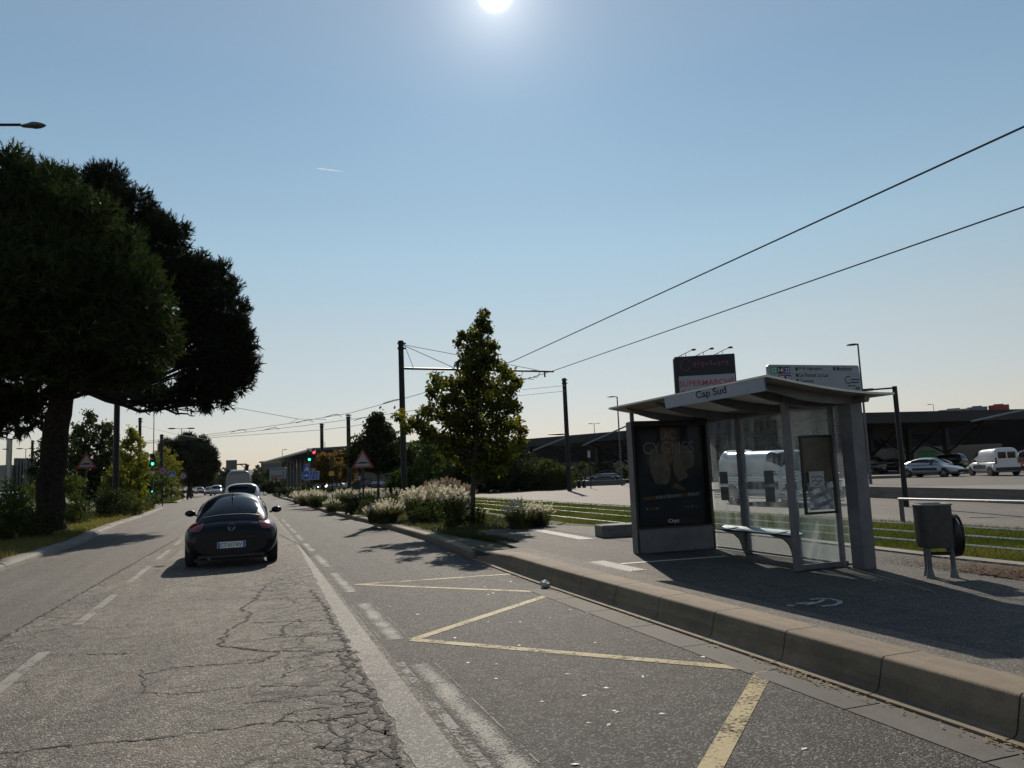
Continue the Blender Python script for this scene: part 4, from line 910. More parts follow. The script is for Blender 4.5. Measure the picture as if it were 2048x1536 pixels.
put_text(mb, 'LAC', (-.14, .033, 1.86), (1, 0, 0), (0, 0, 1), .26, .15, 3, .0, .0); put_text(mb, 'CYGNES', (-.47, .031, 1.62), (1, 0, 0), (0, 0, 1), .94, .20, 3, -.006, .0)
mb.obj('poster', ['poster_bg', 'poster_skin', 'poster_cream', 'poster_text', 'poster_warm'], AD)
mb = MB(); mb.box((0, .02, 1.24), (1.30, .006, 1.68)); m, t, b = nodes('poster case glass')
trn = t.nodes.new('ShaderNodeBsdfTransparent'); trn.inputs[0].default_value = (.82, .84, .86, 1); gls = t.nodes.new('ShaderNodeBsdfGlossy'); gls.inputs['Roughness'].default_value = .04; frn = t.nodes.new('ShaderNodeMath'); frn.operation = 'MULTIPLY_ADD'; lwn = t.nodes.new('ShaderNodeLayerWeight'); t.links.new(math_(t, 'POWER', lwn.outputs['Facing'], 4.0), frn.inputs[0]); frn.inputs[1].default_value = .4; frn.inputs[2].default_value = .006; mxs = t.nodes.new('ShaderNodeMixShader')
t.links.new(frn.outputs[0], mxs.inputs[0]); t.links.new(trn.outputs[0], mxs.inputs[1]); t.links.new(gls.outputs[0], mxs.inputs[2]); t.links.new(mxs.outputs[0], t.nodes['Material Output'].inputs[0]); M['case_glass'] = m
mb.obj('glass_door', 'case_glass', AD)
mb = MB(); put_text(mb, 'Cityz', (-.10, .008, .455), (1, 0, 0), (0, 0, 1), .20, .075, 0, .004, .0); mb.obj('maker_lettering', 'sign_white', AD)
# ---------------------------------------------------------------- litter bin with a black bag
BI = thing('litter_bin', 'grey metal litter bin on three legs with a black bag at its side', 'litter bin', (7.62, 7.05, PV), math.radians(-20))
mb = MB()
pr = lambda a: Vector((.17*sgnpow(math.cos(a), .3), .15*sgnpow(math.sin(a), .3), 0))
mb.grid(lambda u, w: pr(2*PI*w)*(1.0 if u > .05 else .97)+Vector((0, 0, .34+.49*u)), 8, 36, True); mb.add([pr(2*PI*j/36)*.97+Vector((0, 0, .34)) for j in range(36)], [tuple(range(35, -1, -1))])
mb.obj('bin_body', 'bin_grey', BI, smooth=40)
mb = MB(); mb.tube([pr(2*PI*j/36)*1.02+Vector((0, 0, .835)) for j in range(37)], .013, 6); mb.obj('rim', 'metal_light', BI)
for x, y in ((-.13, -.08), (.14, -.08), (-.06, .12)):
    mb = MB(); mb.tube([(x, y, .36), (x, y, .10), (x, y, .0)], [.027, .027, .05], 10); mb.obj('leg', 'metal_grey', BI)
mb = MB(); mb.tube([(-.13, -.08, .28), (.14, -.08, .27)], .02, 8); mb.obj('cross_bar', 'metal_dark', BI)
mb = MB(); mb.grid(lambda u, w: Vector((.20+.09*math.sin(PI*u)*math.cos(2*PI*w)*(1+.18*math.sin(6*PI*w)), -.02+.13*math.sin(PI*u)*math.sin(2*PI*w)*(1+.2*math.sin(10*PI*w+3*u)), .47-.24*math.cos(PI*u)+.01*math.sin(14*w))), 16, 36, True, flip=True); mb.obj('bin_bag', 'bag', BI, smooth=30)
mb = MB(); mb.tube([Vector((.255, .0+.15*math.cos(a), .47+.23*math.sin(a))) for a in np.linspace(0, 2*PI, 25)], .018, 6); mb.obj('bag_ring', 'metal_black', BI)
# railing between the tracks and the platform
RL = thing('railing', 'low grey metal railing with two posts behind the litter bin', 'railing', (13.75, 12.02, .1))
for y in (-1.5, 1.5): mb = MB(); mb.box((0, y, .29), (.06, .09, .58), bev=.01); mb.obj('post', 'metal_grey', RL)
mb = MB(); mb.box((0, 0, .58), (.10, 3.1, .05), bev=.012); mb.obj('top_rail', 'metal_light', RL)
mb = MB(); mb.box((7.85, 14.75, .32), (1.75, .55, .25), math.radians(-9), bev=.015); tag(mb.obj('ramp_wall', 'concrete_dark', base=True), 'low dark concrete wall behind the poster case', 'wall')
mb = MB(); a, b = G(1735, 995, .1), G(2048, 1008, .1)
c = (a+b)/2; mb.box((c.x+.12, c.y, .26), (.22, (b-a).length+8, .52), math.atan2((b-a).x, -(b-a).y)); tag(mb.obj('platform_wall', 'concrete', base=True), 'long low grey concrete wall of the tram platform', 'wall')
mb = MB(); mb.ball((3.93, 10.2, .05), (.07, .09, .05), 8, 10); 
for v in mb.v: v += Vector((random.gauss(0, .008), random.gauss(0, .008), random.gauss(0, .006)))
tag(mb.obj('crumpled_wrapper', 'paper', base=True), 'crumpled white wrapper lying in the gutter at the platform end', 'litter')
# ---------------------------------------------------------------- poles, wires, lamps, signs
def yaw_to_cam(p): return -math.atan2(p.x, p.y)
def pole(label, px, D, ytop, r, z0=.12, group='tramway poles', arm=None, r2=None, bands=True):
    b = foot(px[0], px[1], D, z0); h = at(px[0], ytop, D).z-z0
    T = thing('tramway_pole', label, 'pole', b, 0, group)
    mb = MB(); mb.tube([(0, 0, 0), (0, 0, h*.5), (0, 0, h)], [r, r, (r2 or r*.9)], 16); mb.obj('shaft', 'metal_dark', T, smooth=40)
    if bands:
        mb = MB()
        for f in (.955, .985) if arm is None else (.96,): mb.cyl((0, 0, h*f), (0, 0, 1), r*1.18, .07, 14); mb.box((r*1.1, 0, h*f), (.16, .06, .06))
        mb.obj('clamp', 'metal_dark', T)
    return T, b, h
g = 'tramway poles'
T, b, h = pole('tall dark tramway pole with a long bracket arm beside the autumn maple', (809, 990), 33.0, 675, .13)
A1 = at(1107, 743, 36.2)-b; A0 = at(808, 737, 33.0)-b
mb = MB(); mb.tube([A0, A0.lerp(A1, .5), A1], [.05, .05, .045], 8); mb.box(A1+Vector((-.45, 0, -.14)), (.06, .06, .26)); mb.obj('arm', 'metal_dark', T)
mb = MB(); tp = Vector((0, 0, h-.15))
mb.tube([tp, A0.lerp(A1, .34)], .014, 5); mb.tube([tp, A0.lerp(A1, .93)], .012, 5); mb.tube([tp+Vector((.15, 0, 0)), A0.lerp(A1, .06)], .012, 5); mb.obj('stay', 'metal_black', T)
mb = MB(); q = A0.lerp(A1, .9); mb.tube([q+Vector((0, 0, -.05)), q+Vector((-.25, -.3, -.32)), q+Vector((-.9, -1.0, -.42))], .018, 5); q = A0.lerp(A1, .78); mb.tube([q, q+Vector((-.3, -.5, -.42)), q+Vector((.6, .2, -.36))], .016, 5); mb.obj('registration_arm', 'metal_black', T)
T, b, h = pole('dark tramway pole carrying a side lamp right of the maple', (1139, 978), 57.0, 753, .17, .1)
mb = MB(); L0 = at(1133, 868, 57)-b; mb.tube([L0, at(1118, 868.5, 57)-b, at(1096, 869, 57)-b], [.05, .07, .03], 8); mb.obj('lamp_arm', 'metal_dark', T)
pole('dark tramway pole between the traffic signals and the dark tree', (699, 985), 76.0, 827, .21, .12)
pole('distant tramway pole above the orange trees', (645, 985), 92.0, 846, .22, .12)
pole('dark pole below the left pine between the triangular sign and the yellow shrub', (231, 985), 44.0, 760, .17, .12)
pole('distant dark pole left of the green traffic signal', (278, 985), 68.0, 834, .14, .12)
pole('distant dark pole in front of the round pine', (322, 985), 78.0, 868, .17, .12)
pole('dark pole far left beside the pine trunk', (62, 985), 78.0, 880, .13, .12)
def wire(name, label, pts, r, grp='overhead tram wires', sag=0.0):
    mb = MB(); P = [Vector(p) for p in pts]
    if sag:
        Q = []
        for a, b in zip(P[:-1], P[1:]):
            for i in range(8): t = i/8; Q.append(a.lerp(b, t)-Vector((0, 0, sag*4*t*(1-t))))
        Q.append(P[-1]); P = Q
    mb.tube(P, r, 5); return tag(mb.obj(name, 'metal_black', base=True), label, 'wire', grp)
w1 = [(9.8, -6, 5.9), (9.8, 7, 5.9), (9.8, 27.8, 5.9), tuple(G(840, 788, 5.9)), tuple(G(700, 826, 5.9)), tuple(G(578, 847, 5.9)), tuple(G(440, 866, 5.9)), tuple(G(270, 885, 5.9))]
wire('contact_wire', 'upper of the two wires running to the top right corner', w1, .016)
wire('contact_wire', 'lower of the two wires, ending at the bracket arm tip', [(13, -6, 5.9), (13, 9.4, 5.9), (12.7, 30.5, 5.95), tuple(G(870, 815, 5.9)), tuple(G(702, 838.6, 5.9)), tuple(G(602, 852, 5.9)), tuple(G(440, 870, 5.9)), tuple(G(270, 888, 5.9))], .016)
wire('contact_wire', 'lowest wire reaching the far tramway pole from the left', [at(1040, 790, 62), at(870, 822, 68), at(700, 853, 75), at(641, 860, 80), at(440, 874, 84), at(270, 889, 86)], .02)
wire('span_wire', 'thin span wire rising left towards the pine', [at(470, 815, 60), at(596, 838, 58), at(651, 839, 58), at(699, 832, 76)], .016, sag=0)
wire('span_wire', 'short slack wire dropping from the span wire to the contact wire', [at(596, 838, 58), at(578, 847, 57)], .014)
wire('span_wire', 'upper of the two span wires at the pole right of the maple', [at(1130, 771, 57), at(1045, 779, 50)], .018)
wire('span_wire', 'lower of the two span wires at the pole right of the maple', [at(1131, 782, 57), at(1040, 791, 50), at(960, 800, 46)], .018)
wire('span_wire', 'wire from the distant left pole across to the round pine', [at(279, 851, 68), at(350, 868, 74), at(420, 880, 80)], .016)
mb = MB()
for (x, y, D) in ((792, 803, 42), (668, 832, 54), (545, 858, 61), (612, 843, 57), (480, 862, 63), (728, 838, 55)):
    a = at(x, y, D); mb = MB(); mb.tube([a+Vector((-.7, 0, -.10)), a+Vector((-.1, 0, .08)), a+Vector((.25, 0, .12)), a+Vector((.5, 0, -.05))], .022, 5)
    tag(mb.obj('wire_hanger', 'metal_black', base=True), {792: 'bent hanger on the wire left of the bracket arm pole', 668: 'bent hanger between the two distant poles', 545: 'bent hanger on the lower wire over the queue', 612: 'bent hanger where the span wire meets the contact wire', 480: 'leftmost bent hanger near the pine crown', 728: 'bent hanger above the dark round tree'}[x], 'wire hanger', 'wire hangers')
# street lamps
def lamp(label, px, pybase, D, ytop, arm, r=.06, head='cobra', z0=.1, hs=1.0, group='street lamps'):
    b = foot(px, pybase, D, z0); top = at(px, ytop, D); h = top.z-z0
    T = thing('street_lamp', label, 'street lamp', b, yaw_to_cam(b), group)
    mb = MB(); mb.tube([(0, 0, 0), (0, 0, 1.2), (0, 0, h)], [r*1.3, r, r*.65], 10); mb.obj('mast', 'metal_grey', T, smooth=40)
    for i, a in enumerate(arm):
        mb = MB(); mb.tube([(0, 0, h-.06), (a*.5, 0, h), (a, 0, h+.02)], [r*.6, r*.5, r*.4], 8); e = a+math.copysign(.30*hs, a)
        mb.obj('lamp_arm', 'metal_grey', T)
        mb = MB(); mb.ball((a+math.copysign(.25*hs, a), 0, h+.02), (.36*hs, .14*hs, .065*hs), 8, 12); mb.obj('lamp_head', 'metal_dark', T, smooth=60)
    return T
lamp('slim street lamp with a short arm left of the poster case', 1244, 967, 68, 791, [-.30], .08)
lamp('street lamp whose head rises above the route board', 1742, 970, 45, 683, [-.05], .07, z0=.1)
lamp('far lamp mast with four floodlights above the left canopy', 1194, 960, 150, 846, [-.45, .45], .09, hs=1.2)
lamp('thin lamp mast rising behind the green traffic signal', 306, 990, 70, 800, [-.3], .05)
lamp('double-armed street lamp above the round pine', 362, 985, 150, 856, [-1.2, 1.2], .09, hs=2.2)
lamp('thin far lamp mast over the distant trees left of the building', 565, 975, 190, 899, [.4], .09, hs=1.4)
lamp('small lamp mast on the roofline behind the distant tramway pole', 651, 970, 190, 885, [-.4], .09, hs=1.2)
lamp('small camera mast on the roofline above the silver hatchback', 1881, 950, 110, 807, [-.3], .05, hs=.8)
lamp('left-hand lamp mast in front of the finned building', 20, 985, 84, 898, [-.25], .08)
lamp('right-hand lamp mast in front of the finned building', 49, 985, 88, 897, [-.35, .35], .05)
# near lamp: only its arm and head reach into the view at the upper left
hd_ = at(66, 250, 17.5); T = thing('street_lamp', 'dark street lamp head on a long arm reaching in at the upper left', 'street lamp', (hd_.x-3.6, hd_.y+.9, .12), 0, 'street lamps')
e = hd_-Vector(T.location)
mb = MB(); mb.tube([(0, 0, 0), (0, 0, 1), (0, 0, e.z-.5), (.25, -.05, e.z-.1), (.8, -.2, e.z)], [.09, .075, .055, .05, .04], 10); mb.obj('mast', 'metal_dark', T, smooth=40)
mb = MB(); mb.tube([(.8, -.2, e.z), e-Vector((.24, -.05, 0))], .032, 8); mb.obj('lamp_arm', 'metal_dark', T)
mb = MB()
hp_ = [(-.26, .028), (-.22, .045), (-.10, .065), (.02, .095), (.13, .085), (.22, .055), (.285, .02)]
dx = Vector((RT.x, RT.y, 0)).normalized(); dy = Vector((-dx.y, dx.x, 0))
mb.grid(lambda u, w: e+dx*np.interp(u*6, range(7), [a for a, _ in hp_])+dy*(1.25*math.cos(2*PI*w)*np.interp(u*6, range(7), [b for _, b in hp_]))+Vector((0, 0, (.9 if math.sin(2*PI*w) > 0 else .55)*math.sin(2*PI*w)*np.interp(u*6, range(7), [b for _, b in hp_])-.02)), 12, 18, True)
mb.obj('lamp_head', 'metal_grey', T, smooth=60)
# slim post by the platform with a long side luminaire
b = Vector((18.9, 18.4, .1)); T = thing('street_lamp', 'dark slim post with a flat side luminaire next to the shelter', 'street lamp', b, yaw_to_cam(b), 'street lamps')
Dp = (b-CAM0).dot(FW); h = at(1789, 770, Dp).z-.1
mb = MB(); mb.tube([(0, 0, 0), (0, 0, 1.0), (0, 0, h)], [.085, .075, .07], 12); mb.obj('mast', 'metal_dark', T, smooth=40)
mb = MB(); mb.box((-.40, 0, h-.05), (.80, .05, .05), bev=.01); mb.obj('lamp_arm', 'metal_dark', T); mb = MB(); mb.box((-.86, 0, h-.045), (.55, .16, .07), bev=.02); mb.obj('lamp_head', 'metal_dark', T)
# signs. local: x right, z up, face towards -y
def tri(sz, up=True): 
    h = sz*.866; return [(-sz/2, 0), (sz/2, 0), (0, h)] if up else [(-sz/2, h), (0, 0), (sz/2, h)]
def inset(poly, k): 
    cx = sum(p[0] for p in poly)/len(poly); cy = sum(p[1] for p in poly)/len(poly); return [(cx+(x-cx)*k, cy+(y-cy)*k) for x, y in poly]
def rounded(poly, r=.12):
    out = []; n = len(poly)
    for i in range(n):
        p = Vector(poly[i]); a = Vector(poly[i-1]); b_ = Vector(poly[(i+1) % n])
        out += [tuple(p.lerp(a, r)), tuple((p*2+a*.0+b_*.0)/2*.0+p.lerp((p.lerp(a, r)+p.lerp(b_, r))/2, .55)), tuple(p.lerp(b_, r))]
    return out
def circ(r, n=28): return [(r*math.cos(2*PI*i/n), r*math.sin(2*PI*i/n)) for i in range(n)]
def plate(mb, poly, o, k, y=0.0, th=.012): mb.prism(poly, (o[0], y, o[1]), (1, 0, 0), (0, 0, 1), th, k)
def signpost(label, px, pybase, D, ytop, r=.04, z0=.12, group=None, name='road_sign', cat='road sign'):
    b = foot(px, pybase, D, z0); T = thing(name, label, cat, b, yaw_to_cam(b), group); h = at(px, ytop, D).z-z0
    mb = MB(); mb.tube([(0, 0, 0), (0, 0, h)], r, 10); mb.obj('post', 'metal_dark', T, smooth=40); return T, h
def hump_sign(label, px, pybase, D, ytop, sz, z0):
    T, h = signpost(label, px, pybase, D, ytop+6, .045, z0, 'triangular hump warning signs'); h = at(px, ytop, D).z-z0
    z = h-sz*.866; mb = MB(); P = rounded(tri(sz), .07); plate(mb, P, (0, z), 0, -.05, .03); plate(mb, inset(P, .985), (0, z), 1, -.054); plate(mb, inset(P, .70), (0, z), 2, -.058)
    w = sz*.36; zz = z+sz*.20; plate(mb, [(-w*.95, 0), (w*.95, 0), (w*.95, .03), (w*.55, .03), (w*.40, .085), (-w*.40, .085), (-w*.55, .03), (-w*.95, .03)], (0, zz), 3, -.062)
    mb.obj('sign_plate', ['metal_grey', 'sign_red', 'sign_face', 'ink'], T); return T
hump_sign('red-bordered triangular hump sign on the left verge by the pine trunk', 170, 1035, 39.5, 903, 1.0, .12)
hump_sign('red-bordered triangular hump sign in the planting bed before the dark tree', 727, 1002, 35.0, 897, 1.02, .15)
def signal(label, px, pybase, D, lens, yhead, z0, repeater=True):
    """lens: index lit 0 red 1 amber 2 green"""
    b = foot(px, pybase, D, z0); T = thing('traffic_signal', label, 'traffic signal', b, yaw_to_cam(b), 'traffic signals'); h = at(px, yhead, D).z-z0
    mb = MB(); mb.tube([(0, 0, 0), (0, 0, h-.5)], .06, 12); mb.obj('post', 'metal_dark', T, smooth=40); return T, h
def head(T, x, ztop, lit, s=1.0, y=-.10):
    mb = MB(); mb.box((x, y+.08, ztop-.44*s), (.30*s, .18*s, .90*s), bev=.03); mb.box((x, y+.17, ztop-.44*s), (.36*s, .015, .98*s))
    for i in range(3):
        z = ztop-(.16+.28*i)*s; mb.grid(lambda u, w: Vector((x+.115*s*math.cos(PI*w), y-.005-.13*s*u, z+.115*s*math.sin(PI*w)+.01)), 1, 10); mb.grid(lambda u, w: Vector((x+.118*s*math.cos(PI*w), y-.005-.13*s*u, z+.118*s*math.sin(PI*w)+.01)), 1, 10, flip=True)
    H = mb.obj('signal_head', 'metal_black', T)
    for i in range(3):
        z = ztop-(.16+.28*i)*s; mb = MB(); mb.ball((x, y-.008, z), (.10*s, .03*s, .10*s), 8, 14); mb.obj('lens', ('glow_red' if i == 0 else 'glow_green') if i == lit else 'bld_glass', H, smooth=60)
T, h = signal('green traffic signal with a yield sign on the left verge', 304, 1000, 57, 2, 908, .12); head(T, 0, h, 2, 1.0)
mb = MB(); zt = at(304, 957, 57).z-.12; P = rounded(tri(.72, False), .06); plate(mb, P, (0, zt), 0, -.08, .02); plate(mb, inset(P, .66), (0, zt), 1, -.085); mb.obj('yield_plate', ['sign_red', 'sign_face'], T)
mb = MB(); zr = at(304, 983, 57).z-.12; mb.box((0, -.10, zr), (.16, .12, .34), bev=.02); R1 = mb.obj('repeater_head', 'metal_black', T); mb = MB(); mb.ball((.0, -.165, zr), .04, 6, 10); mb.obj('lens', 'glow_green', R1)
T, h = signal('pair of signal heads, one green and one red, with blue signs', 624, 1000, 60, 2, 901, .15); head(T, -.17, h, 2, .95); head(T, .19, h, 0, .95)
z = at(620, 943, 60).z-.15; mb = MB(); plate(mb, [(-.62, 0), (-.10, 0), (-.10, .52), (-.62, .52)], (0, z), 0, -.10, .02); plate(mb, tri(.40), (-.36, z+.09), 1, -.104); mb.box((-.36, -.108, z+.22), (.05, .004, .16), 0, 2); mb.obj('crossing_plate', ['sign_blue', 'sign_white', 'ink'], T)
z = at(625, 949, 60).z-.15; mb = MB(); P = rounded(tri(.58, False), .06); plate(mb, P, (.12, z), 0, -.13, .02); plate(mb, inset(P, .62), (.12, z), 1, -.135); mb.obj('yield_plate', ['sign_red', 'sign_face'], T)
z = at(612, 951, 60).z-.15; mb = MB(); plate(mb, circ(.36), (-.42, z), 0, -.10, .02); plate(mb, circ(.33), (-.42, z), 1, -.104); plate(mb, [(-.22, -.03), (.0, -.03), (.0, -.10), (.2, 0), (0, .10), (0, .03), (-.22, .03)], (-.42, z), 0, -.108); mb.obj('direction_plate', ['sign_white', 'sign_blue'], T)
mb = MB(); plate(mb, [(-.22, -.34), (.52, -.34), (.52, .30), (-.22, .30)], (.05, z), 0, -.13, .02); plate(mb, [(-.19, -.31), (.49, -.31), (.49, .27), (-.19, .27)], (.05, z), 1, -.134)
for x in (-.1, .14, .34): plate(mb, [(x, -.24), (x+.03, -.24), (x+.14, .2), (x+.11, .2)], (.05, z), 0, -.138)
mb.obj('lane_plate', ['sign_white', 'sign_blue'], T)
T, h = signpost('dark signal post with a small yellow plate among the orange trees', 665, 995, 58, 912, .05, .15, None, 'traffic_signal', 'traffic signal')
mb = MB(); mb.box((0, 0, h-.45), (.30, .22, 1.0), bev=.03); mb.obj('signal_head', 'metal_black', T); z = at(663, 947, 58).z-.15; mb = MB(); plate(mb, [(-.19, -.17), (.19, -.17), (.19, .17), (-.19, .17)], (-.05, z), 0, -.07, .02); mb.obj('yellow_plate', 'sign_yellow', T)
T, h = signpost('round no-turning sign beside the green traffic signal', 325, 1000, 62, 938, .045, .12); z = at(325, 942, 62).z-.12
mb = MB(); plate(mb, circ(.36), (0, z), 0, -.05, .02); plate(mb, circ(.335), (0, z), 1, -.054); plate(mb, circ(.25), (0, z), 2, -.058)
mb.tube([(-.08, -.066, z-.14), (-.08, -.066, z+.06), (-.03, -.066, z+.11), (.04, -.066, z+.11), (.09, -.066, z+.05), (.09, -.066, z-.04)], .022, 5, 3); mb.tube([(-.18, -.07, z+.18), (.18, -.07, z-.18)], .02, 5, 1); mb.obj('sign_plate', ['metal_grey', 'sign_red', 'sign_face', 'ink'], T)
T, h = signpost('square blue pedestrian crossing sign at the far lawn', 343, 1003, 74, 945, .04, .12); z = at(343, 949, 74).z-.12
mb = MB(); plate(mb, [(-.3, -.3), (.3, -.3), (.3, .3), (-.3, .3)], (0, z), 0, -.05, .02); plate(mb, [(-.28, -.28), (.28, -.28), (.28, .28), (-.28, .28)], (0, z), 1, -.054); plate(mb, tri(.46), (0, z-.2), 0, -.058); mb.box((0, -.062, z-.05), (.06, .004, .2), 0, 2); mb.obj('sign_plate', ['sign_white', 'sign_blue', 'ink'], T)
T, h = signpost('distant round red-bordered sign in front of the round pine', 366, 995, 84, 949, .05, .12); z = at(365, 952, 84).z-.12
mb = MB(); plate(mb, circ(.36), (0, z), 0, -.05, .02); plate(mb, circ(.26), (0, z), 1, -.054); mb.box((0, -.06, z), (.08, .004, .22), 0, 2); mb.obj('sign_plate', ['sign_red', 'sign_face', 'ink'], T)
T, h = signpost('slim grey marker post at the edge of the far lawn', 382, 992, 92, 967, .09, .12, None, 'marker_post', 'post')
T, h = signpost('short dark bollard at the edge of the far lawn', 375, 992, 86, 978, .10, .12, None, 'bollard', 'bollard')
T, h = signpost('slim sign post with an upright narrow panel on the pavement beyond the tracks', 1182, 978, 62, 901, .045, .1); z = h-.55
mb = MB(); plate(mb, [(-.13, 0), (.08, 0), (.08, .55), (-.13, .55)], (0, z), 0, -.05, .03); mb.obj('sign_plate', 'metal_light', T)
# fuel price board
b = foot(711, 985, 105, .1); T = thing('price_board', 'fuel price board with four coloured panels behind the planting bed', 'price board', b, yaw_to_cam(b)); 
mb = MB(); mb.box((0, .1, 2.0), (1.5, .25, 4.0), bev=.03); mb.obj('board_case', 'navy', T)
for i, (yy, m) in enumerate(((931.5, 'navy'), (940, 'sign_yellow'), (948, 'navy'), (956.5, 'sign_face'))):
    z = at(711, yy, 105).z-.1; mb = MB(); mb.box((0, -.04, z), (1.42, .05, .50), 0, 0); 
    for j in range(4): mb.box((-.45+.26*j, -.07, z), (.17, .02, .30), 0, 1)
    mb.obj('price_panel', [m, 'sign_red'], T)
mb = MB(); z = at(711, 921, 105).z-.1; plate(mb, circ(.42), (-.25, z), 0, -.05, .05); mb.obj('emblem', 'sign_red', T)
# roadside poster hoarding and overhead direction sign far ahead
b = foot(556, 985, 128, .1); T = thing('hoarding', 'white-framed hoarding with a red striped poster beside the far road', 'hoarding', b, yaw_to_cam(b))
z0, z1 = at(556, 958, 128).z-.1, at(556, 935, 128).z-.1; mb = MB(); mb.box((0, 0, (z0+z1)/2), (2.7, .2, z1-z0), bev=.05); mb.obj('frame', 'sign_face', T)
mb = MB(); mb.box((-.1, -.11, z0+.55), (1.5, .02, .18), 0, 0); mb.box((-.1, -.11, z0+.32), (1.5, .02, .12), 0, 0); mb.box((-.95, -.11, z0+.5), (.12, .02, .7), 0, 1); mb.box((.85, -.11, z0+.7), (.14, .02, 1.1), 0, 1); mb.box((0, -.105, z1-.3), (2.3, .01, .3), 0, 2); mb.obj('poster', ['text_magenta', 'ink', 'bld_grey'], T)
mb = MB()
for x in (-1, 1): mb.box((x, .05, z0/2), (.12, .12, z0))
mb.obj('legs', 'metal_dark', T)
b = foot(493, 985, 150, .1); T = thing('gantry_sign', 'grey overhead direction sign on a bracket post over the far road', 'road sign', b, yaw_to_cam(b)); h = at(493, 928, 150).z-.1
mb = MB(); mb.tube([(0, 0, 0), (0, 0, h)], .18, 10); mb.tube([(0, 0, h), (-3.6, 0, h)], .13, 8); mb.tube([(0, 0, h-.9), (-1.2, 0, h)], .08, 6); mb.obj('post', 'metal_dark', T)
mb = MB(); zc = at(465, 930, 150).z-.1; mb.box((-2.75, -.15, zc), (2.0, .1, 1.9), bev=.02); mb.obj('sign_plate', 'metal_grey', T)
# ---------------------------------------------------------------- supermarket totem
b = foot(1424, 960, 52, .1); T = thing('advertising_totem', 'tall dark totem board lettered SUPERMARCHÉ behind the shelter roof', 'sign board', b, yaw_to_cam(b)+.10)
zt = at(1424, 706, 52).z-.1; zw = at(1424, 747, 52).z-.1; wd = 4.05
zb = at(1424, 868, 52).z-.1; zp = at(1424, 812, 52).z-.1
mb = MB(); mb.box((.05, 0, (zt+zb)/2), (wd, .22, zt-zb), bev=.03); mb.box((.05, .75, (zt+zb)/2-.1), (wd, .12, zt-zb-.1)); mb.obj('case', 'navy', T)
mb = MB(); mb.box((-wd/2+.02, .38, (zt+zb)/2-.05), (.07, .66, zt-zb-.1)); mb.box((-1.4, .38, zb/2+.1), (.3, .3, zb+.2)); mb.box((1.4, .38, zb/2+.1), (.3, .3, zb+.2)); mb.obj('frame', 'metal_dark', T)
mb = MB(); mb.box((.12, -.118, (zw+zp)/2), (wd-.3, .012, zw-zp)); mb.obj('white_panel', 'sign_face', T)
mb = MB(); put_text(mb, 'SUPERMARCHÉ', (-1.73, -.127, zw-.72), (1, 0, 0), (0, 0, 1), 3.66, .50, 0, .012, .004); put_text(mb, 'ORIENT', (-1.70, -.127, zw-1.38), (1, 0, 0), (0, 0, 1), 2.2, .40, 0, .012, .004); mb.obj('lettering', 'text_magenta', T)
mb = MB(); zc = (zw+zt)/2+.08; mb.tube([Vector((-1.25+.34*math.cos(a), -.12, zc+.40*math.sin(a))) for a in np.linspace(.6, 5.9, 22)], .045, 5)
for i in range(9): x = -.62+.27*i; mb.box((x, -.12, zc+.05*math.sin(i*2)), (.17, .02, .26+.1*math.cos(i*3)))
mb.obj('faded_emblem', 'text_dimred', T)
for x in (-1.1, .1, 1.35):
    mb = MB(); mb.tube([(x-.75, .35, zt-.02), (x+.35, -.5, zt+.36)], .022, 6)
    for k in (.35, .6): mb.tube([(x-.75+1.1*k, .35-.85*k, zt), (x-.75+1.1*k, .35-.85*k, zt+.38*k)], .02, 5)
    FL = mb.obj('floodlight', 'metal_dark', T); mb = MB(); mb.box((x+.42, -.55, zt+.36), (.26, .2, .12), .6, bev=.02); mb.obj('floodlight_head', 'metal_dark', FL)
# ---------------------------------------------------------------- car park canopies
def canopy(label, pa, pb, depth, z_lo, z_hi, ncol, struts):
    """pa, pb: front edge end points on plan (roof rises towards the viewer's side)"""
    a, b = Vector((pa[0], pa[1], 0)), Vector((pb[0], pb[1], 0)); t = (b-a).normalized(); n = Vector((-t.y, t.x, 0)); L_ = (b-a).length; rz = math.atan2(t.y, t.x)
    T = thing('car_park_canopy', label, 'canopy', a, rz, 'solar car park canopies')
    mb = MB(); P = [(0, 0, z_hi), (L_, 0, z_hi), (L_, depth, z_lo), (0, depth, z_lo)]
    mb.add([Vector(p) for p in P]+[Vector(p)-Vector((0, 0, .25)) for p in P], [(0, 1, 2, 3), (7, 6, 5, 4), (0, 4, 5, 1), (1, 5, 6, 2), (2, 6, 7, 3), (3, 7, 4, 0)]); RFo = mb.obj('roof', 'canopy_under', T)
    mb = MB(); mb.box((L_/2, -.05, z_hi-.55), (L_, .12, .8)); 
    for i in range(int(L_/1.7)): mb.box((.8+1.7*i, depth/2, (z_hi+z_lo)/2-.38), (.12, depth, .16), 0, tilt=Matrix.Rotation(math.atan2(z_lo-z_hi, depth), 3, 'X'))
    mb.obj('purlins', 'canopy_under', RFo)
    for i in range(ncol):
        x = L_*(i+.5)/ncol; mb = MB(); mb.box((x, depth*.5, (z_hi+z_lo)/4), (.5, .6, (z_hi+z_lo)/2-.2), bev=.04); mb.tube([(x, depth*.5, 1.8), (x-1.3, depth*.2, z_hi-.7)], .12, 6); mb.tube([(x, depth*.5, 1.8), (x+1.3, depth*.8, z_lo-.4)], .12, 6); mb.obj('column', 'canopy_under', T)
    for (s0, s1) in struts:
        mb = MB(); mb.tube([s0-a, s1-a], .09, 6); o = mb.obj('edge_channel', 'canopy_edge', T)
        o.matrix_parent_inverse = Matrix.Rotation(-rz, 4, 'Z')
    return T
p0, p1 = foot(1690, 960, 66, .1), foot(2130, 960, 72, .1)
canopy('long dark car park canopy right of the shelter', (p0.x, p0.y), (p1.x, p1.y), 22, 4.3, at(1740, 823, 66).z, 5, [(at(1942, 843, 68), at(2056, 818, 68))])
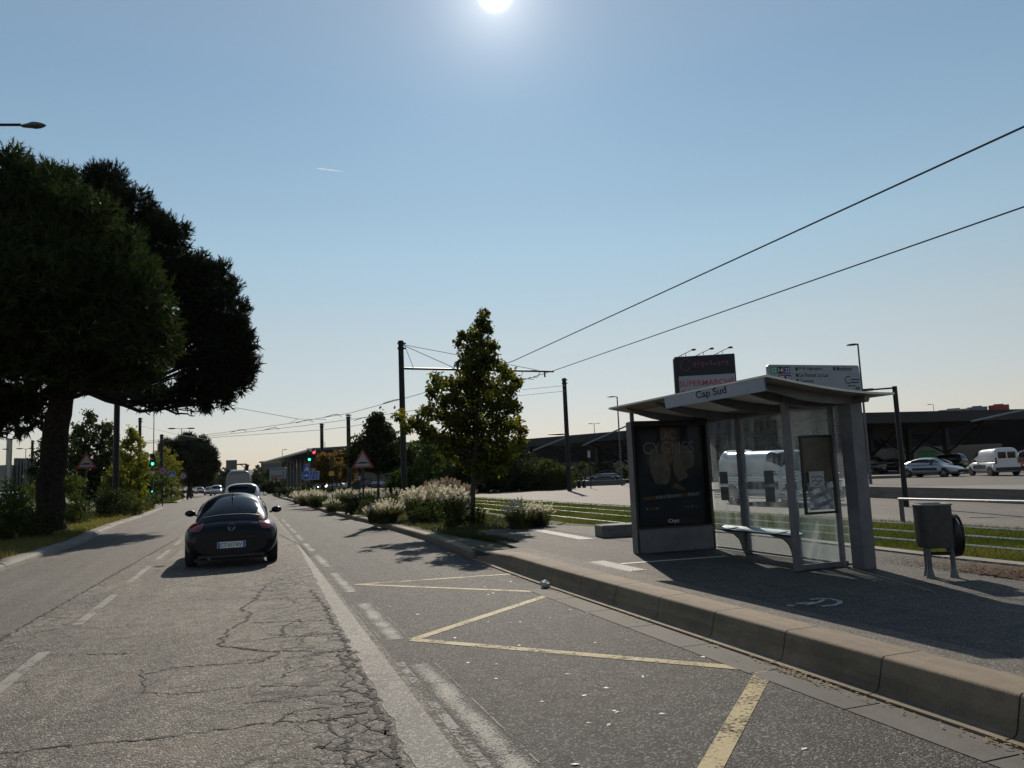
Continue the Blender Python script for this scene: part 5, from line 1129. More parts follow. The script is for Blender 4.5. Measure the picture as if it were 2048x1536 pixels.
p0, p1 = foot(1345, 960, 76, .1), foot(1700, 960, 69, .1)
canopy('dark car park canopy seen through the shelter glass', (p0.x, p0.y), (p1.x, p1.y), 22, 4.3, at(1600, 815, 70).z, 4, [])
p0, p1 = foot(1040, 960, 96, .1), foot(1345, 960, 80, .1)
canopy('dark car park canopy between the maple and the poster case', (p0.x, p0.y), (p1.x, p1.y), 24, 4.2, at(1150, 869, 89).z, 4, [(at(1066, 901, 84), at(1133, 874, 84)), (at(1165, 891, 80), at(1262, 848, 80))])
# ---------------------------------------------------------------- buildings
def bld(name, label, px0, px1, ybot, ytop, D0, D1, depth, z0=0.0):
    a, b = foot(px0, ybot, D0, z0), foot(px1, ybot, D1, z0); t = (b-a); rz = math.atan2(t.y, t.x); T = thing(name, label, 'building', a, rz); return T, t.length, at((px0+px1)/2, ytop, (D0+D1)/2).z-z0
T, L_, H_ = bld('warehouse', 'large grey flat-roofed hall behind the columned showroom', 617, 905, 980, 890, 165, 150, 40)
mb = MB(); mb.box((L_/2, 20, H_/2), (L_, 40, H_)); mb.obj('wall', 'bld_grey', T); mb = MB(); mb.box((L_/2, 20, H_+.1), (L_+.4, 40.4, .3)); mb.obj('roof', 'bld_dark', T)
mb = MB(); mb.box((L_*.62, -.1, 3.2), (14, .2, 5.6)); 
for i in range(15): mb.box((L_*.62-7+i, -.25, 3.2), (.08, .12, 5.6), 0, 1)
mb.obj('glazed_front', ['bld_glass', 'metal_grey'], T)
mb = MB(); mb.box((-.15, 18, H_/2), (.3, 36, H_-.4)); mb.obj('end_wall', 'bld_beige', T)
a, b = foot(583, 985, 190, 0), foot(700, 985, 128, 0); t = b-a; T = thing('showroom', 'dark columned showroom with an overhanging roof', 'building', a, math.atan2(t.y, t.x)); L_ = t.length; H_ = at(640, 911, 155).z
mb = MB(); mb.box((L_/2, 6, H_/2), (L_, 12, H_-.6)); mb.obj('wall', 'bld_glass', T)
mb = MB(); mb.box((L_/2, 3.5, H_), (L_+5, 20, .5), bev=.1); mb.obj('roof', 'bld_dark', T)
for i in range(14):
    mb = MB(); mb.box((1+(L_-2)*i/13, -2.2, H_/2), (.55, .55, H_-.3), bev=.05); mb.obj('column', 'bld_grey', T)
mb = MB()
for i in range(30): mb.box((L_*(i+.5)/30, -.06, H_/2), (.14, .1, H_-.8))
for z in (H_*.35, H_*.68): mb.box((L_/2, -.07, z), (L_, .1, .12))
mb.obj('mullions', 'bld_grey', T)
T, L_, H_ = bld('office_block', 'low bluish block on the far rise left of the showroom', 522, 592, 985, 923, 300, 290, 30)
mb = MB(); mb.box((L_/2, 12, H_/2), (L_, 24, H_)); mb.obj('wall', 'bld_dark', T); mb = MB(); mb.box((L_/2, 12, H_+.2), (L_+1, 25, .6)); mb.obj('roof', 'bld_dark', T)
mb = MB()
for i in range(8): mb.box((L_*(i+.5)/8, -.06, H_*.62), (L_*.08, .1, 1.6))
mb.obj('window_band', 'bld_glass', T)
T, L_, H_ = bld('finned_building', 'grey building with a row of upright fins behind the left shrubs', 12, 74, 985, 930, 118, 125, 18)
mb = MB(); mb.box((L_/2, 8, H_/2), (L_, 16, H_)); mb.obj('wall', 'bld_grey', T)
mb = MB()
for i in range(7): mb.box((L_*.22+L_*.7*i/7, -.3, H_/2+.5), (.28, .5, H_+1.1))
mb.obj('fins', 'bld_dark', T); mb = MB(); mb.box((.25, -.1, H_*.8), (.5, .6, H_*1.75)); mb.obj('tower_fin', 'bld_beige', T)
for px, yt, w, m, lab, nm in ((1970, 812, 2.6, 'bld_grey', 'grey roof box beyond the right canopy', 'roof_unit'), (2014, 808, 2.6, 'red_panel', 'red roof box beyond the right canopy', 'roof_unit'), (1922, 817, 3.4, 'bld_beige', 'pale roof parapet beyond the right canopy', 'roof_unit')):
    b = foot(px, 960, 112, 0); H_ = at(px, yt, 112).z; T = thing('store_building', lab.replace('roof box', 'store front').replace('roof parapet', 'store front'), 'building', b, yaw_to_cam(b)); mb = MB(); mb.box((0, 3, H_/2), (w if px != 1922 else 4.0, 6, H_), bev=.05); mb.obj('wall', m, T); mb = MB(); mb.box((0, 3, H_+.12), (w*.5, 2, .24)); mb.obj('roof_unit', 'bld_dark', T)
b = foot(1858, 940, 76, .1); T = thing('skip', 'green plastic container in the shade under the right canopy', 'container', b, yaw_to_cam(b))
mb = MB(); mb.prism([(-.65, .15), (.65, .15), (.8, 1.9), (-.8, 1.9)], (0, -.6, 0), (1, 0, 0), (0, 0, 1), -1.2); mb.obj('tub', 'skip_green', T); mb = MB(); mb.box((0, 0, 1.96), (1.7, 1.3, .12), bev=.03); mb.obj('lid', 'skip_green', T)
for x in (-.5, .5):
    mb = MB(); mb.cyl((x, -.5, .1), (1, 0, 0), .1, .08, 12); mb.obj('wheel', 'rubber', T)
b = foot(1195, 970, 72, .1); mb = MB(); mb.box((b.x, b.y, .34), (5.2, .35, .48), yaw_to_cam(b), bev=.02); tag(mb.obj('low_wall', 'concrete_dark', base=True), 'low dark wall under the left canopy beside the slim sign post', 'wall')
for i in range(3):
    b = foot(1148+10*i, 967, 66, .1); mb = MB(); mb.cyl((b.x, b.y, .35), (0, 0, 1), .16, .5, 12, r2=.11); mb.ball((b.x, b.y, .62), .13, 6, 10); tag(mb.obj('bollard', 'metal_dark', base=True), ['bollard closest to the tramway pole by the low wall', 'middle bollard by the low wall', 'bollard closest to the slim sign post by the low wall'][i], 'bollard', 'bollards by the low wall')
T, L_, H_ = bld('backdrop_hall', 'long dark hall added as a backdrop behind the car park canopies', 1030, 2150, 955, 858, 128, 100, 30)  # added dark backdrop, closes the bright gap below the canopy roofs
mb = MB(); mb.box((L_/2, 15, H_/2), (L_, 30, H_)); mb.obj('wall', 'hall_dark', T); mb = MB(); mb.box((L_/2, -.1, 1.6), (L_*.8, .2, 2.6)); mb.obj('backdrop_front', 'bld_glass', T); mb = MB(); mb.box((L_/2, 14.5, H_+.1), (L_+.6, 30.6, .3)); mb.obj('roof', 'hall_dark', T)
# hills
mb = MB(); HP = [(-900, 20), (-600, 22), (-420, 16), (-300, 20), (-150, 17), (-60, 12), (0, 15), (90, 13), (220, 10), (500, 12), (900, 10), (1600, 14)]
mb.grid(lambda u, w: Vector((-900+2500*u, 620+320*w, -2+(ip(HP, -900+2500*u)+2.5*math.sin(u*91)+1.6*math.sin(u*233))*math.sin(PI/2*min(1, w*1.6)))), 160, 6); struct(mb.obj('hills', 'hill', smooth=60))
# contrail, ten kilometres up
a, b = at(634, 336.5, 26000), at(686, 343, 26000); mb = MB(); mb.tube([a, a.lerp(b, .5), b], [16, 19, 7], 8); tag(mb.obj('contrail', 'vapour', base=True), 'short white contrail in the blue sky', 'contrail')
# ---------------------------------------------------------------- trees, shrubs, grasses
def limb(mb, pts, r0, r1, n=8, wob=.0):
    P = [Vector(p) for p in pts]; Q = []
    for i in range(len(P)-1):
        for j in range(4):
            t = j/4; p = P[i].lerp(P[i+1], t)
            if i+j: p += Vector((random.gauss(0, wob), random.gauss(0, wob), random.gauss(0, wob*.5)))
            Q.append(p)
    Q.append(P[-1]); k = len(Q)-1; mb.tube(Q, [r0+(r1-r0)*(i/k)**.8 for i in range(k+1)], n)
def A(v): return np.array([v.x, v.y, v.z])
def pine(name, label, base, trunk, tr, lobes, mat, dens, needle, gaps=None, limbs=None, group='stone pines by the road', low=-.55, core=.8):
    """lobes: (centre Vector in world, radius, flat)"""
    T = thing(name, label, 'tree', base, 0, group); B = Vector(base)
    mb = MB(); P = [Vector(p)-B for p in trunk]; limb(mb, P, tr, tr*.72, 14, .03); top = P[-1]
    mb.tube([(0, 0, -.1), P[0].lerp(P[1], .22)], [tr*1.45, tr*1.0], 14)
    mb.obj('trunk', 'bark', T, smooth=60)
    mb = MB(); 
    for c, r, f in lobes:
        c = c-B; s = P[-1] if random.random() < .6 else P[-2].lerp(P[-1], .7); mid = s.lerp(c, .5)+Vector((random.gauss(0, .2), random.gauss(0, .2), -.18*(c-s).length*.6))
        limb(mb, [s, mid, c+Vector((0, 0, -.1*r))], tr*.38, .05, 7, .05)
        for k in range(6):
            d = sphere_pts(1, -.5)[0]; e = c+Vector(d)*r*.75; limb(mb, [mid.lerp(c, random.uniform(.2, .9)), e], .055, .018, 5, .05)
    for q in (limbs or []): limb(mb, [Vector(p)-B for p in q], .09, .02, 6, .06)
    mb.obj('limbs', 'bark', T)
    big = lobes; lobes = [(c, r*.83, f) for c, r, f in big]
    for c, r, f in big:
        for d in sphere_pts(8, -.3): lobes.append((c+Vector((d[0], d[1], d[2]*f))*r*.78, r*random.uniform(.26, .42), .9))
    VS = []
    for c, r, f in lobes:
        n = int(dens*r*r*5.2); d = sphere_pts(n, low); n = len(d)
        lump = .13*np.sin(d[:, :1]*7+c.x)*np.sin(d[:, 1:2]*6+c.y)*np.sin(d[:, 2:3]*6+c.z)+.06*np.sin(d[:, 2:3]*15+d[:, :1]*11)
        rad = r*(.96+lump-.14*RNG.random((n, 1))**2)
        Pp = A(c-B)+d*rad*np.array([1, 1, f]); D = unit(d*.7+np.array([0, 0, .95])+RNG.normal(size=(n, 3))*.2)
        VS.append(needles(Pp, D, 40, needle*.62, needle*.075, .55, needle*1.5))
        m = int(2*n*core); d2 = sphere_pts(m, -.8); m = len(d2); Pi = A(c-B)+d2*r*(.62+.28*RNG.random((m, 1)))*np.array([1, 1, f])
        VS.append(needles(Pi, unit(d2+RNG.normal(size=(m, 3))*.6), 10, needle*1.3, needle*.30, .9))
    np_mesh('crown', np.concatenate(VS), mat, T)
    return T
def L3(px, py, D, rp, f=.85): return (at(px, py, D), rp*D/F_PX, f)
b1 = foot(97, 1060, 28.5, .12)
pine('pine_tree', 'large near pine with thick trunk on the left verge, crown cut by the left edge', b1, [b1, at(101, 960, 28.5), at(113, 860, 28.5), at(122, 790, 28.4), at(130, 745, 28.3)], .52,
     [L3(*q) for q in ((-20, 400, 28, 120), (75, 425, 27.5, 100), (150, 470, 27, 95), (225, 545, 26.5, 92), (270, 630, 26, 82), (295, 690, 26, 70), (180, 640, 25.5, 130), (60, 580, 25, 160), (-90, 560, 26, 170), (110, 720, 27, 110), (240, 735, 28, 72), (0, 735, 28, 130), (200, 740, 30, 75), (-60, 830, 29, 85), (20, 835, 28.8, 62), (290, 755, 28, 45))],
     'needle_front', 10, .30, limbs=[[at(124, 800, 28.4), at(170, 790, 28), at(270, 760, 27.5)], [at(108, 880, 28.5), at(80, 845, 28.6), at(40, 830, 28.8)], [at(70, 850, 28.6), at(40, 870, 28.5), at(20, 880, 28.4)], [at(118, 830, 28.4), at(60, 780, 28), at(10, 750, 28)]])
b2 = foot(106, 1040, 36, .12)
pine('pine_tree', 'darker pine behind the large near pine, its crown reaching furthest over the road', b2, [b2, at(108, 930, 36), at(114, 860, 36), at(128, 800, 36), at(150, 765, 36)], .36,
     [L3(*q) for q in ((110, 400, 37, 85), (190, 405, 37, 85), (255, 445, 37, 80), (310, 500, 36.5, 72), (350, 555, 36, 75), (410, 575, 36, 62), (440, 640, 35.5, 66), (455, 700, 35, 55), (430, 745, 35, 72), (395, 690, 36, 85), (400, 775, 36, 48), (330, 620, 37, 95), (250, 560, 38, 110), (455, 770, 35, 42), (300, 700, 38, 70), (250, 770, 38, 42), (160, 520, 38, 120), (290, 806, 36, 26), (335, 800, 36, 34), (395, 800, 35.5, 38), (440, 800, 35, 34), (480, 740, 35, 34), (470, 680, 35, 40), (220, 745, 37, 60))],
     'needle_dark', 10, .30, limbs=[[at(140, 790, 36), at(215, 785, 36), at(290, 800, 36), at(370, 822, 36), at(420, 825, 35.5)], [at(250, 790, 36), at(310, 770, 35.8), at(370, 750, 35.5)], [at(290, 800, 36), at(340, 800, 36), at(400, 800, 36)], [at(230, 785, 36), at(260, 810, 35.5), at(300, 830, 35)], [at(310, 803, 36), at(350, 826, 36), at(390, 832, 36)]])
b3 = foot(380, 990, 118, .1)
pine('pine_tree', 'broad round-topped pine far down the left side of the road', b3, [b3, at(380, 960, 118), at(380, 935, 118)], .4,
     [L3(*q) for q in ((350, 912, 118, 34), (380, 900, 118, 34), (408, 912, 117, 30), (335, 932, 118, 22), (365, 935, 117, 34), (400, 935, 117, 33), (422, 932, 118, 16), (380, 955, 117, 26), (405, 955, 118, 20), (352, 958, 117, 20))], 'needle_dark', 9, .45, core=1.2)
def crown_pts(lobes, n, clump=.35, shell=.5):
    w = np.array([r**2 for _, r in lobes]); out = []
    for (c, r), k in zip(lobes, (w/w.sum()*n).astype(int)):
        nc = max(3, k//30); d = unit(RNG.normal(size=(nc, 3))); cc = np.array(c)+d*r*(shell+(1-shell)*RNG.random((nc, 1))**.6)
        i = RNG.integers(0, nc, k); out.append(cc[i]+RNG.normal(size=(k, 3))*r*clump*.5)
    return np.concatenate(out)
def shrub(name, label, b, lobes, n, size, mat, cat='shrub', group=None, stems=4, aspect=.55, zmin=.02):
    T = thing(name, label, cat, b, 0, group); P = crown_pts(lobes, n); P[:, 2] = np.abs(P[:, 2]-zmin)+zmin
    np_mesh('foliage', leaves(P, size, aspect, .3), mat, T)
    mb = MB()
    for (c, r) in lobes[:stems]: limb(mb, [(c[0]*.3, c[1]*.3, 0), (c[0]*.8, c[1]*.8, c[2]*.6), c], .035*max(.4, r), .01, 5, .02)
    mb.obj('stem', 'bark_grey', T); return T
def shrub_px(label, px0, px1, ytop, D, mat, size, dens=1.0, z0=.13, name='shrub', cat='shrub', group=None, ybot=None, depth=.8):
    """a shrub filling the measured width and height at distance D"""
    b = foot((px0+px1)/2, 1000, D, z0); w = (px1-px0)*D/F_PX; h = max(.3, at((px0+px1)/2, ytop, D).z-z0)
    k = max(3, int(w/h*2.2)+2); lobes = []; r = min(h*.5, w*.5)
    for i in range(k):
        u = (i+.5)/k-.5; rr = r*random.uniform(.72, 1.0); x = u*max(.05, w-2*rr*.8); lobes.append(((x*math.cos(YAW)*1, -x*math.sin(YAW)+random.uniform(-.4, .4)*depth*r, max(rr*.6, h-rr*random.uniform(.98, 1.25))), rr))
        if h > 1.2*rr: lobes.append(((x*math.cos(YAW), -x*math.sin(YAW), rr*.7), rr))
    n = int(dens*900*(w*h)/(size*size*100)); n = min(max(n, 300), 30000)
    return shrub(name, label, b, lobes, n, size, mat, cat, group)
def tree(name, label, b, h, trunk_r, crown, nl, size, mat, bark='bark_grey', group=None, nlimb=26, lean=(0, 0), aspect=.6, vary=.72):
    """crown: list of (relative height, radius) profile; limbs carry clumps of leaves"""
    T = thing(name, label, 'tree', b, 0, group)
    mb = MB(); limb(mb, [(0, 0, -.1), (lean[0]*.3, lean[1]*.3, h*.35), (lean[0]*.8, lean[1]*.8, h*.7), (lean[0], lean[1], h*.96)], trunk_r, .015, 10, .03); mb.obj('trunk', bark, T, smooth=60)
    mb = MB(); C_ = []; hs = [c[0] for c in crown]; rs = [c[1] for c in crown]
    for i in range(nlimb):
        f = hs[0]+(hs[-1]-hs[0])*(i+.5)/nlimb; R_ = np.interp(f, hs, rs)*random.uniform(vary, 1.12); a = i*2.39996+random.uniform(-.3, .3)
        s = Vector((lean[0]*f, lean[1]*f, max(h*hs[0]*.8, h*f-R_*.45))); e = Vector((s.x+R_*math.cos(a), s.y+R_*math.sin(a), h*f+R_*.10)); m = s.lerp(e, .5)+Vector((0, 0, -.05*R_))
        limb(mb, [s, m, e], .012+.016*R_, .006, 5, .03)
        k = max(2, int(R_*4.2))
        for j in range(k):
            t = .25+.75*(j+1)/k; p = s.lerp(e, t)+Vector((random.gauss(0, .10*R_), random.gauss(0, .10*R_), random.gauss(.02, .09)))
            C_.append((p, (.20+.14*random.random())*(.7+.25*R_)))
    for j in range(8): C_.append((Vector((lean[0]+random.gauss(0, .08), lean[1]+random.gauss(0, .08), h*(.86+.15*random.random()))), .16))
    mb.obj('limbs', bark, T)
    w = np.array([r*r for _, r in C_]); ks = (w/w.sum()*nl).astype(int)+3; P = np.concatenate([A(c)+RNG.normal(size=(k, 3))*r*.62 for (c, r), k in zip(C_, ks)])
    rnd = np.clip(RNG.random(len(P))*.55+.45*(np.sin(P[:, 0]*2.1+P[:, 2]*1.3)*.5+.5)*.8+.25*(P[:, 2]/h-.5), 0, 1)
    np_mesh('crown', leaves(P, size, aspect, -.45), mat, T, rnd); return T
tb = G(945, 1046, .15)
TD = (tb-CAM0).dot(FW); MT = thing('maple_tree', 'young maple with turning yellow-green leaves in the planting bed', 'tree', (tb.x, tb.y, .14)); MO = Vector((tb.x, tb.y, .14))
mtr = [MO-Vector((0, 0, .1)), at(947, 960, TD), at(952, 880, TD), at(955, 800, TD), at(958, 720, TD), at(966, 645, TD)]
mb = MB(); limb(mb, [p-MO for p in mtr], .085, .012, 12, .012); mb.obj('trunk', 'bark_grey', MT, smooth=60)
MC = [(970, 626, 11), (963, 645, 15), (975, 660, 12), (950, 668, 18), (925, 672, 12), (916, 686, 9), (962, 692, 22), (986, 692, 13), (938, 704, 19), (960, 722, 24), (930, 738, 16), (985, 722, 14), (952, 752, 26), (925, 768, 20), (900, 764, 15), (878, 768, 17), (864, 782, 13), (1000, 735, 14), (1014, 752, 17), (1034, 764, 12), (1022, 780, 14), (990, 772, 22), (960, 786, 28), (912, 794, 22), (884, 800, 14), (935, 815, 26), (985, 806, 24), (1014, 808, 18), (1030, 818, 13), (870, 826, 15), (846, 822, 12), (893, 832, 20), (826, 842, 12), (804, 832, 11), (815, 856, 11), (845, 852, 16), (862, 868, 17), (915, 846, 24), (955, 846, 30), (1000, 846, 24), (1028, 848, 16), (1046, 860, 11), (1038, 880, 15), (880, 880, 20), (912, 882, 24), (952, 884, 30), (996, 880, 26), (1020, 900, 18), (895, 908, 15), (932, 912, 22), (968, 914, 24), (1000, 916, 18), (958, 936, 16), (985, 942, 13), (1004, 938, 10), (940, 935, 12)]
mb = MB(); VL = []; VR = []
for px, py, r in MC:
    rm = r*TD/F_PX; off = random.gauss(0, .42)*(.35 if py < 710 else 1)
    c = at(px, py, TD+off); k = (py-626)/320; tgt = min(5.0, max(.8, (1040-py-abs(px-952)*.45-12)/79.0*.99)); i_ = min(4, int(tgt)); s_ = mtr[i_].lerp(mtr[i_+1], tgt-i_)
    limb(mb, [s_-MO, s_.lerp(c, .55)-MO+Vector((0, 0, .03)), c-MO], .008+.012*min(1, (c-s_).length), .005, 5, .02)
    for rep in range(2):
        cc = c+Vector((FW.x, FW.y, 0)).normalized()*(rep*random.gauss(0, .55)*(.3 if py < 710 else 1)); n_ = int(100*(r/15)**2)
        q = RNG.normal(size=(n_, 3)); q = unit(q)*rm*1.12*(RNG.random((n_, 1))**.45); VL.append(A(cc-MO)+q); VR.append(np.clip(.42+.9*q[:, 2]/rm*.3+RNG.normal(size=n_)*.22+.1*math.sin(px*.05), 0, 1))
mb.obj('limbs', 'bark_grey', MT); np_mesh('crown', leaves(np.concatenate(VL), .125, .62, -.55), 'maple', MT, np.concatenate(VR))
b = foot(757, 1010, 43, .14); tree('dark_tree', 'dark bushy tree left of the bracket arm pole', b, at(757, 832, 43).z-.14, .10, [(.44, .75), (.50, 1.5), (.58, 1.55), (.70, 1.2), (.8, .8), (.92, .4), (1, .15)], 11000, .20, 'leaf_dark', nlimb=34)
for px, D, yt, w_, lab in ((648, 88, 911, 1.9, 'orange and yellow autumn tree nearest the signal heads'), (682, 92, 905, 2.4, 'taller orange autumn tree behind the yellow plate')):
    b = foot(px, 985, D, .12); tree('autumn_tree', lab, b, at(px, yt, D).z-.12, .12, [(.35, w_*.6), (.5, w_), (.7, w_*.9), (.9, w_*.5), (1, w_*.2)], 5000, .34, 'leaf_orange', group='autumn trees', nlimb=24)
for (px, D, yt, w_, m, lab) in ((178, 58, 823, 1.7, 'leaf_dark', 'dark tall tree right of the large pine trunk'), (152, 64, 850, 1.5, 'leaf_dark', 'dark tree half hidden by the large pine trunk'), (214, 60, 846, 1.0, 'hedge', 'slender grey-green tree left of the dark pole'), (262, 47, 860, .95, 'leaf_yellow', 'thin yellowing sapling right of the dark pole'), (332, 92, 896, 2.1, 'leaf_yellow', 'yellow-green small tree behind the no-turning sign'), (288, 72, 905, 1.9, 'leaf_mid', 'green bushy tree behind the green traffic signal'), (246, 52, 905, 1.3, 'leaf_yellow', 'yellow-green bushy tree at the foot of the dark pole'), (85, 70, 880, 1.2, 'leaf_dark', 'dark tree left of the large pine trunk')):
    b = foot(px, 1000, D, .12); tree('roadside_tree', lab, b, at(px, yt, D).z-.12, .09, [(.12, w_*.7), (.3, w_), (.55, w_*.95), (.8, w_*.65), (1, w_*.2)], 5200 if w_ > 1.2 else 3200, .24 if m != 'leaf_yellow' else .19, m, group='trees on the left verge', nlimb=26)
g = 'shrubs on the left verge'
for q in ((-40, 70, 985, 24, 'hedge', .10, 'dark shrub at the left edge in front of the pine'), (30, 128, 1012, 25.5, 'leaf_dark', .09, 'dark shrub at the foot of the large pine trunk'), (-20, 90, 958, 33, 'leaf_mid', .12, 'sunlit shrub behind the left edge shrub'), (120, 165, 950, 36, 'leaf_mid', .11, 'light green shrub between pine trunk and triangular sign'), (118, 180, 985, 34, 'hedge', .11, 'low brownish shrub left of the triangular sign post'),
          (178, 262, 972, 40, 'leaf_dark', .11, 'dark shrub right of the triangular sign post'), (225, 292, 982, 43, 'hedge', .10, 'grey-green shrub nearest the kerb'), (200, 250, 950, 46, 'leaf_mid', .12, 'green shrub at the foot of the dark pole'), (245, 297, 955, 50, 'leaf_mid', .13, 'green shrub below the green traffic signal'), (278, 316, 988, 55, 'hedge', .12, 'small shrub at the corner of the far lawn')):
    shrub_px(q[6], q[0], q[1], q[2], q[3], q[4], q[5], 1.15, .12, group=g)
for q in ((300, 372, 976, 106, 'hedge', .35, 'brownish clipped hedge behind the far lawn'),): shrub_px(q[6], *q[:6], 1.0, .1, name='hedge', cat='hedge')
for q in ((388, 448, 935, 230, 'hedge', 'hazy tree at the left of the road bend'), (436, 472, 934, 200, 'leaf_dark', 'dark slope of trees left of the pale van'), (455, 500, 947, 180, 'leaf_dark', 'dark tree behind the overhead direction sign'), (503, 528, 930, 260, 'hedge', 'hazy rounded tree right of the overhead direction sign'), (522, 552, 940, 170, 'leaf_mid', 'olive tree left of the hoarding'), (498, 530, 950, 150, 'leaf_dark', 'dark tree right of the pale van'), (560, 592, 922, 280, 'hedge', 'treetop behind the showroom roof'), (528, 568, 962, 120, 'leaf_dark', 'dark tree below the hoarding'), (490, 496, 931, 240, 'leaf_dark', 'tiny pointed cypress right of the bracket post')):
    b = foot((q[0]+q[1])/2, 985, q[3], 0); w_ = (q[1]-q[0])/2*q[3]/F_PX; h = at((q[0]+q[1])/2, q[2], q[3]).z
    tree('far_tree', q[5], b, h, .2, [(.08, w_*.8), (.3, w_), (.6, w_), (.85, w_*.7), (1, w_*.25)], 2600, max(.4, w_*.14), q[4], group='far trees along the road', nlimb=22, aspect=.8)
for px, D, yt, w_, m, lab in ((850, 62, 875, 2.3, 'leaf_mid', 'green leafy tree behind the bracket arm pole'), (905, 66, 880, 2.4, 'hedge', 'green leafy tree behind the maple trunk'), (1000, 64, 893, 2.4, 'leaf_dark', 'dark domed bush right of the maple trunk'), (1045, 66, 905, 2.6, 'leaf_dark', 'dark domed bush at the middle of the bush row'), (1095, 64, 925, 2.0, 'hedge', 'brownish domed bush left of the lamp-bearing pole'), (945, 68, 910, 2.2, 'leaf_dark', 'dark bush between the maple trunk and the domed bushes'), (815, 66, 905, 1.6, 'hedge', 'bush between the dark tree and the bracket arm pole'), (1120, 70, 945, 1.2, 'hedge', 'small bush touching the lamp-bearing pole')):
    b = foot(px, 980, D, .1); tree('large_bush', lab, b, at(px, yt, D).z-.1, .14, [(.05, w_*.85), (.25, w_), (.55, w_*.92), (.8, w_*.6), (1, w_*.2)], 6500, .26, m, group='tall bushes beyond the tracks', nlimb=30)
for px0, px1, D, yt, lab in ((1150, 1180, 105, 922, 'clipped dark hedge left of the slim sign post'), (1186, 1236, 100, 918, 'clipped dark hedge left of the tall lamp post'), (1236, 1275, 108, 925, 'dark hedge behind the poster case')): shrub_px(lab, px0, px1, yt, D, 'hedge', .4, 1.0, .1, 'hedge', 'hedge', 'hedges under the left canopy')
for px, D, lab in ((1757, 60, 'small yellow-flowered plant by the light kerb'),): shrub_px(lab, px-5, px+5, 942, D, 'leaf_yellow', .12, 1, .1, 'plant', 'plant')
# planting bed: dark shrubs
g = 'clipped shrubs of the planting bed'
for q in ((882, 930, 1000, 21.5, 'leaf_dark', .075, 'dark round shrub left of the maple trunk'), (928, 966, 1008, 22.3, 'leaf_dark', .07, 'dark small shrub wrapping the maple trunk'), (815, 888, 1002, 24.0, 'hedge', .08, 'brown-green shrub in front of the large pale plumes'), (1050, 1090, 1014, 19.8, 'leaf_dark', .07, 'dark small shrub in front of the right plume clump'),
          (755, 815, 993, 29.5, 'hedge', .09, 'dark hedge shrub behind the near plume clump'), (715, 770, 994, 31, 'hedge', .09, 'dark hedge shrub at the triangular sign post'), (678, 728, 998, 32.5, 'leaf_dark', .09, 'dark hedge shrub left of the triangular sign post'), (645, 690, 993, 37, 'hedge', .10, 'dark hedge shrub below the yellow plate'), (625, 660, 990, 43, 'hedge', .11, 'dark hedge shrub below the signal heads'), (690, 760, 988, 40, 'hedge', .10, 'olive hedge shrub behind the sign post'),
          (575, 640, 976, 62, 'leaf_dark', .15, 'long dark hedge left of the signal post'), (545, 590, 973, 78, 'leaf_dark', .18, 'long dark hedge at the far tip of the bed'), (590, 640, 965, 88, 'hedge', .2, 'olive shrub in front of the showroom columns'), (640, 705, 973, 80, 'hedge', .18, 'olive hedge in front of the forecourt'), (700, 780, 978, 70, 'hedge', .16, 'olive hedge before the fuel price board'), (770, 835, 976, 62, 'hedge', .15, 'olive hedge at the foot of the dark tree')):
    shrub_px(q[6], q[0], q[1], q[2], q[3], q[4], q[5], 1.2, .14, group=g)
# feather grasses
def plume_grass(label, px, D, h, w, nb, npl, mat='plume', z0=.14, blade='straw', pw=.035):
    b = foot(px, 1000, D, z0); T = thing('plume_grass', label, 'ornamental grass', b, 0, 'ornamental grasses')
    n = nb; a = RNG.random(n)*2*PI; r0 = RNG.random(n)**.6*w*.28; Ln = h*(.65+.5*RNG.random(n)); out = (.25+.75*RNG.random(n))*w*.5
    base = np.stack([r0*np.cos(a), r0*np.sin(a), np.zeros(n)], 1); dirv = np.stack([np.cos(a), np.sin(a), np.zeros(n)], 1); side = np.stack([-np.sin(a), np.cos(a), np.zeros(n)], 1)*(.006+.0003*D)
    def pt(t): return base+dirv*(out*t**1.7)[:, None]+np.array([0, 0, 1])*(Ln*(1.15*t-.35*t*t))[:, None]
    V = []
    for i, (t0, t1, s0, s1) in enumerate(((0, .4, 1, 1), (.4, .75, 1, .7), (.75, 1, .7, .08))): V.append(np.stack([pt(t0)-side*s0, pt(t0)+side*s0, pt(t1)+side*s1, pt(t1)-side*s1], 1))
    np_mesh('blades', np.concatenate(V), blade, T)
    n = npl; a = RNG.random(n)*2*PI; o = RNG.random(n)**.55*w*.5; c = np.stack([o*np.cos(a), o*np.sin(a), h*(1.08-.35*(o/(w*.5))**2)*(.85+.22*RNG.random(n))], 1); d = unit(np.stack([np.cos(a)*o/w*1.6, np.sin(a)*o/w*1.6, np.ones(n)], 1)+RNG.normal(size=(n, 3))*.22)
    k = 26; t = np.tile(np.linspace(0, 1, k), n); Cc = np.repeat(c, k, 0); Dd = np.repeat(d, k, 0); P = Cc+Dd*(t*.22*h)[:, None]; e = unit(RNG.normal(size=P.shape)+Dd*.9)
    np_mesh('plumes', leaves(P, pw*2.1*h*.9, .40, dirs=e), mat, T); return T
g = None
